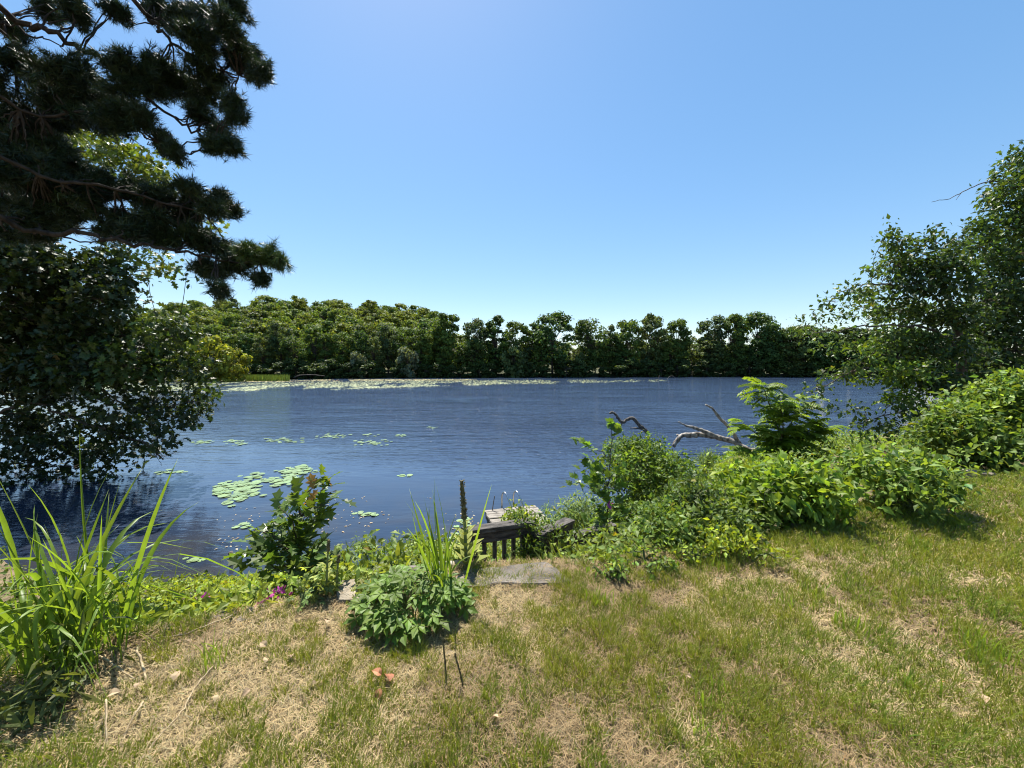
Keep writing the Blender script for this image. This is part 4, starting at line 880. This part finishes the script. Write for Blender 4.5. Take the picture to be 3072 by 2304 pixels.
for px, py, w, h, n, lb in [(604, 1326, 60, 7, 22, 'small lily pad patch at the edge of the oak boughs'), (704, 1328, 55, 8, 24, 'small lily pad patch next to the oak boughs, second in its line'), (850, 1321, 95, 9, 34, 'long lily pad patch in the rippled water, middle of its line'),
                            (1000, 1309, 85, 8, 30, 'lily pad patch in dark ripples near the end of its line'), (1120, 1329, 90, 9, 34, 'widest lily pad patch ending the line of patches'), (1120, 1305, 50, 4, 10, 'thin lily pad streak behind the widest patch'),
                            (1200, 1307, 45, 4, 9, 'stray lily pads past the widest patch'), (1300, 1283, 40, 4, 8, 'far stray lily pads on open rippled water'), (520, 1416, 80, 6, 16, 'thin lily pad streak under the oak twigs'), (1100, 1543, 60, 7, 16, 'few lily pads floating near the oak sapling top'),
                            (1214, 1427, 30, 5, 5, 'tiny lone lily pads on smooth water'), (720, 1580, 60, 8, 7, 'loose lily pads between the big cluster and the sapling'), (1110, 1640, 60, 12, 14, 'lily pads at the muddy near shore beside the upright weed'),
                            (580, 1680, 60, 8, 5, 'lily pads in the dark reflection of the pine'), (2540, 1335, 90, 12, 28, 'lily pads between the sumac and the broad-leaved tree'), (1390, 1560, 40, 20, 6, 'stray lily pads left of the dock')]:
    pts = [(px + np.clip(rng.normal(0, .5), -1, 1) * w / 2 * 1.2, py + np.clip(rng.normal(0, .5), -1, 1) * h) for _ in range(n)]
    patch(lb, pts, .1 if py < 1450 else .085)
pts = [(rng.uniform(1190, 1400), rng.uniform(1585, 1700)) for _ in range(130)]; pts = [p for p in pts if p[1] > 1690 - (p[0] - 1190) * .5]
patch('crowded small pale lily pads along the near shore left of the mullein', pts, .085)
# floating bits
mb = MB(); n = 500; px = rng.uniform(650, 1450, n); py = rng.uniform(1490, 1650, n); P = np.array([G(a, b, .01) for a, b in zip(px, py)]); ok = fbm(P[:, 0] * .8, P[:, 1] * 1.2, 61) > .52; P = P[ok]; n = len(P)
D = rdir(n); D[:, 2] = 0; scatter(mb, OVAL, P, D, np.array([0, 0, 1.]) + rdir(n) * .1, rng.uniform(.03, .1, n), tint(n, (.3, .26, .18), .3))
kind(mb.build('floating_debris', M['straw']), 'stuff', 'scattered floating leaf bits on the smooth near water')

# ------------------------------------------------------------------ ground cover on the bank
def cover(name, label, n, xr, tpl, size, base, hmax, mask=None, t0=.0, t1=.95, up=.8, v=.3, mat='leaf'):
    base = np.asarray(base) * 1.5; mb = MB(); x = rng.uniform(*xr, n); e, s = yE(x), yS(x); t = rng.uniform(t0, t1, n) ** .9; y = e + (s - e) * t
    m = fbm(x * .9, y * .9, 41); ok = m > .3 if mask is None else mask(x, y, m); x, y, m = x[ok], y[ok], m[ok]; n = len(x)
    z = zt(x, y) + hmax * rng.uniform(.05, 1, n) * np.clip((m - .15) * 2.2, .15, 1.4)
    N = norm(rdir(n) * .7 + (0, -.1, up)); D = rdir(n) + (0, -.3, -.2)
    scatter(mb, tpl, np.stack([x, y, z], 1), D, N, size * rng.uniform(.6, 1.3, n), tint(n, base, v) * (.7 + .6 * fbm(x * 2, y * 2, 51))[:, None])
    return kind(mb.build(name, M[mat]), 'stuff', label)
cover('ground_cover', 'yellow-green leafy ground cover on the bank between the tall grass and oak sapling', 15000, (-5.5, -.9), OVAL, .07, (.14, .18, .024), .22)
cover('ground_cover', 'mixed low weeds on the bank behind the stone blocks and railings', 13000, (-1.6, 3.4), OVAL, .07, (.1, .14, .03), .38)
cover('ground_cover', 'green leafy undergrowth covering the bank beneath the shrubs', 24000, (2.4, 16), OVAL, .1, (.1, .15, .028), .55)
cover('ground_cover', 'narrow grassy weeds among the bank ground cover', 6000, (-5.5, 8), LANCE, .17, (.12, .16, .035), .2, up=.1)
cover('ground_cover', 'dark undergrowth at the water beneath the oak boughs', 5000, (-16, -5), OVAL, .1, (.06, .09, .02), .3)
# sweet pea flowers
for px, py, d, lb in [(832, 1772, 2.75, 'magenta sweet pea bloom cluster at the soil lip by the mulleins'), (625, 1790, 2.9, 'single pink sweet pea bloom in the yellow-green ground cover'), (782, 1815, 2.6, 'tiny pink bloom at the edge of the stony soil strip'), (2222, 1486, 6.2, 'pink bloom on the bramble below the yellow-green mound'),
                      (2386, 1488, 5.2, 'pink bloom on the broad-leaved bright shrub'), (2310, 1552, 4.6, 'pink bloom low on the bramble beside the broad-leaved shrub'), (2104, 1616, 4.1, 'pink bloom above the yellow vine mound'), (1830, 1512, 5, 'pink bloom beside the maple sapling stem'), (2652, 1364, 7.5, 'pink bloom on the shrub overhanging bare soil')]:
    mb = MB(); n = 16 if px == 832 else 6; c = W(px, py, d); P = rng.normal(size=(n, 3)) * (.03 if px == 832 else .012 * d / 3)
    scatter(mb, MAPLE, P, rdir(n), rdir(n), .035 if d < 3.5 else .05, tint(n, (.42, .06, .3), .25, .05)); m2 = MB(); tube(m2, [(0, 0, 0), (.01, .01, -.12), (.0, .03, -.3)], .003, .003, 4)
    o = thing('pink_flower', lb, 'flower', 'pink sweet pea blooms', c); mb.build('petals', M['flower'], o); m2.build('stem', M['stem'], o)

# ------------------------------------------------------------------ stony soil strip, twigs, dead leaves, stones
def stone(name, label, p, r, flat=.6, mat='stone', group=None, cat='stone'):
    import bmesh
    bm = bmesh.new(); bmesh.ops.create_icosphere(bm, subdivisions=2, radius=1); ph = rng.uniform(0, 9, 3)
    for v_ in bm.verts:
        k = 1 + .22 * math.sin(v_.co.x * 3 + ph[0]) * math.cos(v_.co.y * 2.6 + ph[1]) + .1 * math.sin(v_.co.z * 5 + ph[2]); v_.co = (v_.co.x * k * r * 1.25, v_.co.y * k * r, v_.co.z * k * r * flat)
    me = bpy.data.meshes.new(name); bm.to_mesh(me); bm.free(); me.materials.append(M[mat])
    o = put(name, me); o.location = p; o.rotation_euler.z = rng.uniform(0, 6.28); return tag(o, label, cat, group)
for px, py, r in [(440, 1895, .035), (470, 1888, .028), (530, 1872, .04), (560, 1868, .03), (600, 1862, .035), (640, 1860, .03), (665, 1858, .04), (690, 1850, .035), (720, 1866, .03), (750, 1838, .035), (790, 1828, .04), (575, 1885, .022), (620, 1880, .02), (500, 1890, .025), (815, 1822, .035)]:
    p = GT(px, py); p[2] = float(zt(p[0], p[1])) + r * .15; stone('stone', 'small grey stone set in the bare soil strip along the bank lip', p, r, .6, 'stone', 'stones in the soil strip')
for px, py, r, lb in [(2930, 1430, .16, 'pinkish boulder at the lawn edge by the elder shrub'), (2405, 1592, .07, 'white stone lying under the broad-leaved shrub'), (2640, 1505, .06, 'brown stone in bare soil under the overhanging shrub'), (1350, 1965, .018, 'pale stone chip in the lawn by the seed stalks')]:
    p = GT(px, py); p[2] = float(zt(p[0], p[1])) + r * .2; stone('stone', lb, p, r, .6, 'concrete_pale')
def stalk(label, pts, r0, r1, name='dry_stalk', mat='dry'):
    mb = MB(); P = []
    for a, b, h in pts:
        p = GT(a, b); p[2] = float(zt(p[0], p[1])) + h; P.append(p)
    tube(mb, bend(P, 5, .002), r0, r1, 6, wob=.1); return tag(mb.build(name, M[mat], smooth=True), label, 'stalk')
M['dry'] = solid('dry', (.27, .2, .11), (.44, .35, .21), 25, .8, .3)
stalk('straight dry cane lying on the soil beside the tall grass', [(268, 1985, .06), (330, 2020, .06), (405, 2058, .03)], .005, .004)
stalk('short broken dry cane stub poking up beside the straight cane', [(412, 2000, .09), (428, 2030, .05), (442, 2065, .01)], .006, .005)
stalk('long bent straw stem trailing across the lawn corner', [(640, 2045, .06), (585, 2110, .05), (545, 2180, .04), (490, 2230, .03), (415, 2304, .02)], .0035, .0025)
stalk('thin straw lying along the stony soil strip', [(700, 1865, .04), (560, 1920, .04), (440, 1945, .03)], .003, .002)
stalk('yellow curled dry blade lying in the lawn corner', [(430, 2155, .05), (420, 2180, .06), (395, 2215, .04), (362, 2250, .02)], .005, .0025)
stalk('thin vertical dead stem standing in the lawn corner', [(322, 2180, .1), (322, 2230, .05), (320, 2270, 0)], .004, .003)
M['dead_leaf'] = leaf_mat('dead_leaf', .3, .7, .2, rnd=.3, base=(.45, .22, .11), tcol=(1.1, .9, .7)); M['pale_leaf'] = leaf_mat('pale_leaf', .2, .7, .2, rnd=.25, base=(.36, .27, .16), tcol=(1, .95, .8))
CURL = lobed([(0, 0), (.1, .1), (.26, .28), (.31, .5), (.24, .72), (.1, .9), (0, 1)], .7, .45)
DL, PLf = one(CURL, M['dead_leaf']), one(CURL, M['pale_leaf'])
def litter(px, py, size, me, label, group=None):
    p = GT(px, py); p[2] = float(zt(p[0], p[1])) + .05; o = put('fallen_leaf', me); o.location = p; o.rotation_euler = (rng.uniform(-.5, .9), rng.uniform(-.5, .5), rng.uniform(0, 6.28)); o.scale = (size * 1.3, size, size); tag(o, label, 'leaf', group)
litter(1170, 2075, .065, DL, 'bright orange upright dead leaf in the dry lawn'); litter(1145, 2065, .05, DL, 'dull orange dead leaf beside the bright upright one'); litter(1143, 2100, .05, DL, 'brown curled dead leaf just below the bright orange one')
for px, py in [(690, 2060), (800, 2030), (790, 1970), (560, 1960), (750, 2100), (640, 2130), (330, 2130), (410, 2110), (300, 2090), (460, 2010), (980, 1900), (1500, 2200), (950, 2090), (2065, 2060), (880, 2000), (2960, 2120), (520, 2080)]:
    litter(px + rng.uniform(-10, 10), py, rng.uniform(.025, .05), PLf, 'small pale dry leaf lying in the patchy lawn', 'pale dry leaves on the lawn')

# ------------------------------------------------------------------ lawn: thatch and grass blades
def lawn_points(n, far=1.):
    out = []
    while sum(len(o) for o in out) < n:
        k = 200000; x = rng.uniform(-5.5, 13, k); y = rng.uniform(.5, 9, k); d = np.hypot(x, y)
        keep = (y < yE(x) + .12) & (rng.uniform(0, 1, k) < np.minimum(1, (2.3 / d) ** 1.5)) & (np.abs(x) < 1.75 * y + 1.0)
        out.append(np.stack([x[keep], y[keep]], 1))
    return np.concatenate(out)[:n]
def green(x, y):
    """how grassy the lawn is: greener to the right, drier near the slab and the left corner"""
    g = fbm(x * 2.6, y * 2.6, 71) * .45 + fbm(x * 9, y * 9, 81, 3) * .8 - .1 + np.clip((x - .5) * .05, -.03, .16)
    e = yE(x) - y
    return g - .22 * np.exp(-(((x + .4) / 1.3) ** 2 + (e / .35) ** 2)) - .03 * np.clip((-.8 - x), 0, 1)
# thatch
n = 250000; XY = lawn_points(n); x, y = XY.T; d = np.hypot(x, y); g = green(x, y)
a = rng.uniform(0, 6.28, n); el = np.abs(rng.normal(.12, .22, n)); D = np.stack([np.cos(a) * np.cos(el), np.sin(a) * np.cos(el), np.sin(el)], 1)
L = rng.uniform(.025, .095, n); P = np.stack([x, y, zt(x, y) + rng.uniform(0, .018, n)], 1); w = .00095 * np.maximum(1, d / 2.2) * rng.uniform(.6, 1.5, n)
S = norm(np.cross(D, (0, 0, 1.) + rdir(n) * .4)) * w[:, None]; mid = P + D * L[:, None] * .5 + np.stack([np.zeros(n), np.zeros(n), rng.uniform(0, .012, n)], 1); tip = P + D * L[:, None] + rng.normal(0, .006, (n, 3))
V = np.stack([P, mid + S * 1.15, tip, mid - S * 1.15], 1)
base_c = np.where((fbm(x * 1.3, y * 1.3, 91) > .5)[:, None], (.47, .36, .185), (.34, .245, .125)); C = tint(n, (1, 1, 1), .42, .12) * base_c
F = np.array([(0, 1, 3), (1, 2, 3)])[None] + (np.arange(n) * 4)[:, None, None]
mb = MB(); mb.add(V.reshape(-1, 3), F.reshape(-1, 3), np.repeat(np.clip(C, .01, .85), 4, 0)); kind(mb.build('dry_thatch', M['straw']), 'stuff', 'tan dry thatch lying through the lawn')
# living blades in tufts
XY = lawn_points(400000); x, y = XY.T; g = green(x, y); keep = rng.uniform(0, 1, len(x)) < np.clip((g - .355) * 7.5, .1, 1); x, y, g = x[keep][:195000], y[keep][:195000], g[keep][:195000]; n = len(x); d = np.hypot(x, y)
a = rng.uniform(0, 6.28, n) ; lean = np.abs(rng.normal(.25, .25, n)); D0 = np.stack([np.cos(a) * np.sin(lean), np.sin(a) * np.sin(lean), np.cos(lean)], 1); D1 = norm(D0 + np.stack([np.cos(a), np.sin(a), np.full(n, -.35)], 1) * rng.uniform(.1, .8, (n, 1)))
L = rng.uniform(.03, .08, n) * np.clip(.6 + (g - .37) * 3, .55, 1.6); w = .0019 * np.maximum(1, d / 2.8) * rng.uniform(.7, 1.3, n); P = np.stack([x, y, zt(x, y) - .003], 1)
S = np.stack([-np.sin(a + 1), np.cos(a + 1), np.zeros(n)], 1) * w[:, None]; mid = P + D0 * (L * .55)[:, None]; tip = mid + D1 * (L * .5)[:, None]
V = np.stack([P - S, P + S, mid + S * .8, tip, mid - S * .8], 1)
hue = fbm(x * 3, y * 3, 101)[:, None]; C = tint(n, (1, 1, 1), .4, .15) * (hue * np.array([[.3, .31, .05]]) + (1 - hue) * np.array([[.15, .24, .035]]))
F = np.array([(0, 1, 2), (0, 2, 4), (4, 2, 3)])[None] + (np.arange(n) * 5)[:, None, None]
mb = MB(); mb.add(V.reshape(-1, 3), F.reshape(-1, 3), np.repeat(np.clip(C, .01, .6), 5, 0)); kind(mb.build('lawn_grass', M['grass']), 'stuff', 'patchy green grass of the half-dry lawn')
# lawn beyond the picture's sides, coarser
mb = MB(); n = 30000; x = rng.uniform(-30, 40, n); y = rng.uniform(-12, 12, n); ok = (y < yE(x)) & (np.abs(x) > 1.75 * y + 1.0); x, y = x[ok], y[ok]; n = len(x)
scatter(mb, (np.array([(-.06, 0, 0), (.06, 0, 0), (0, 1, 0)]), np.array([(0, 1, 2)])), np.stack([x, y, zt(x, y)], 1), rdir(n) * .5 + (0, 0, 1), rdir(n), rng.uniform(.05, .1, n), tint(n, (.14, .16, .05), .3)); kind(mb.build('lawn_grass', M['grass']), 'stuff', 'sparse grass of the lawn around and behind the viewpoint')
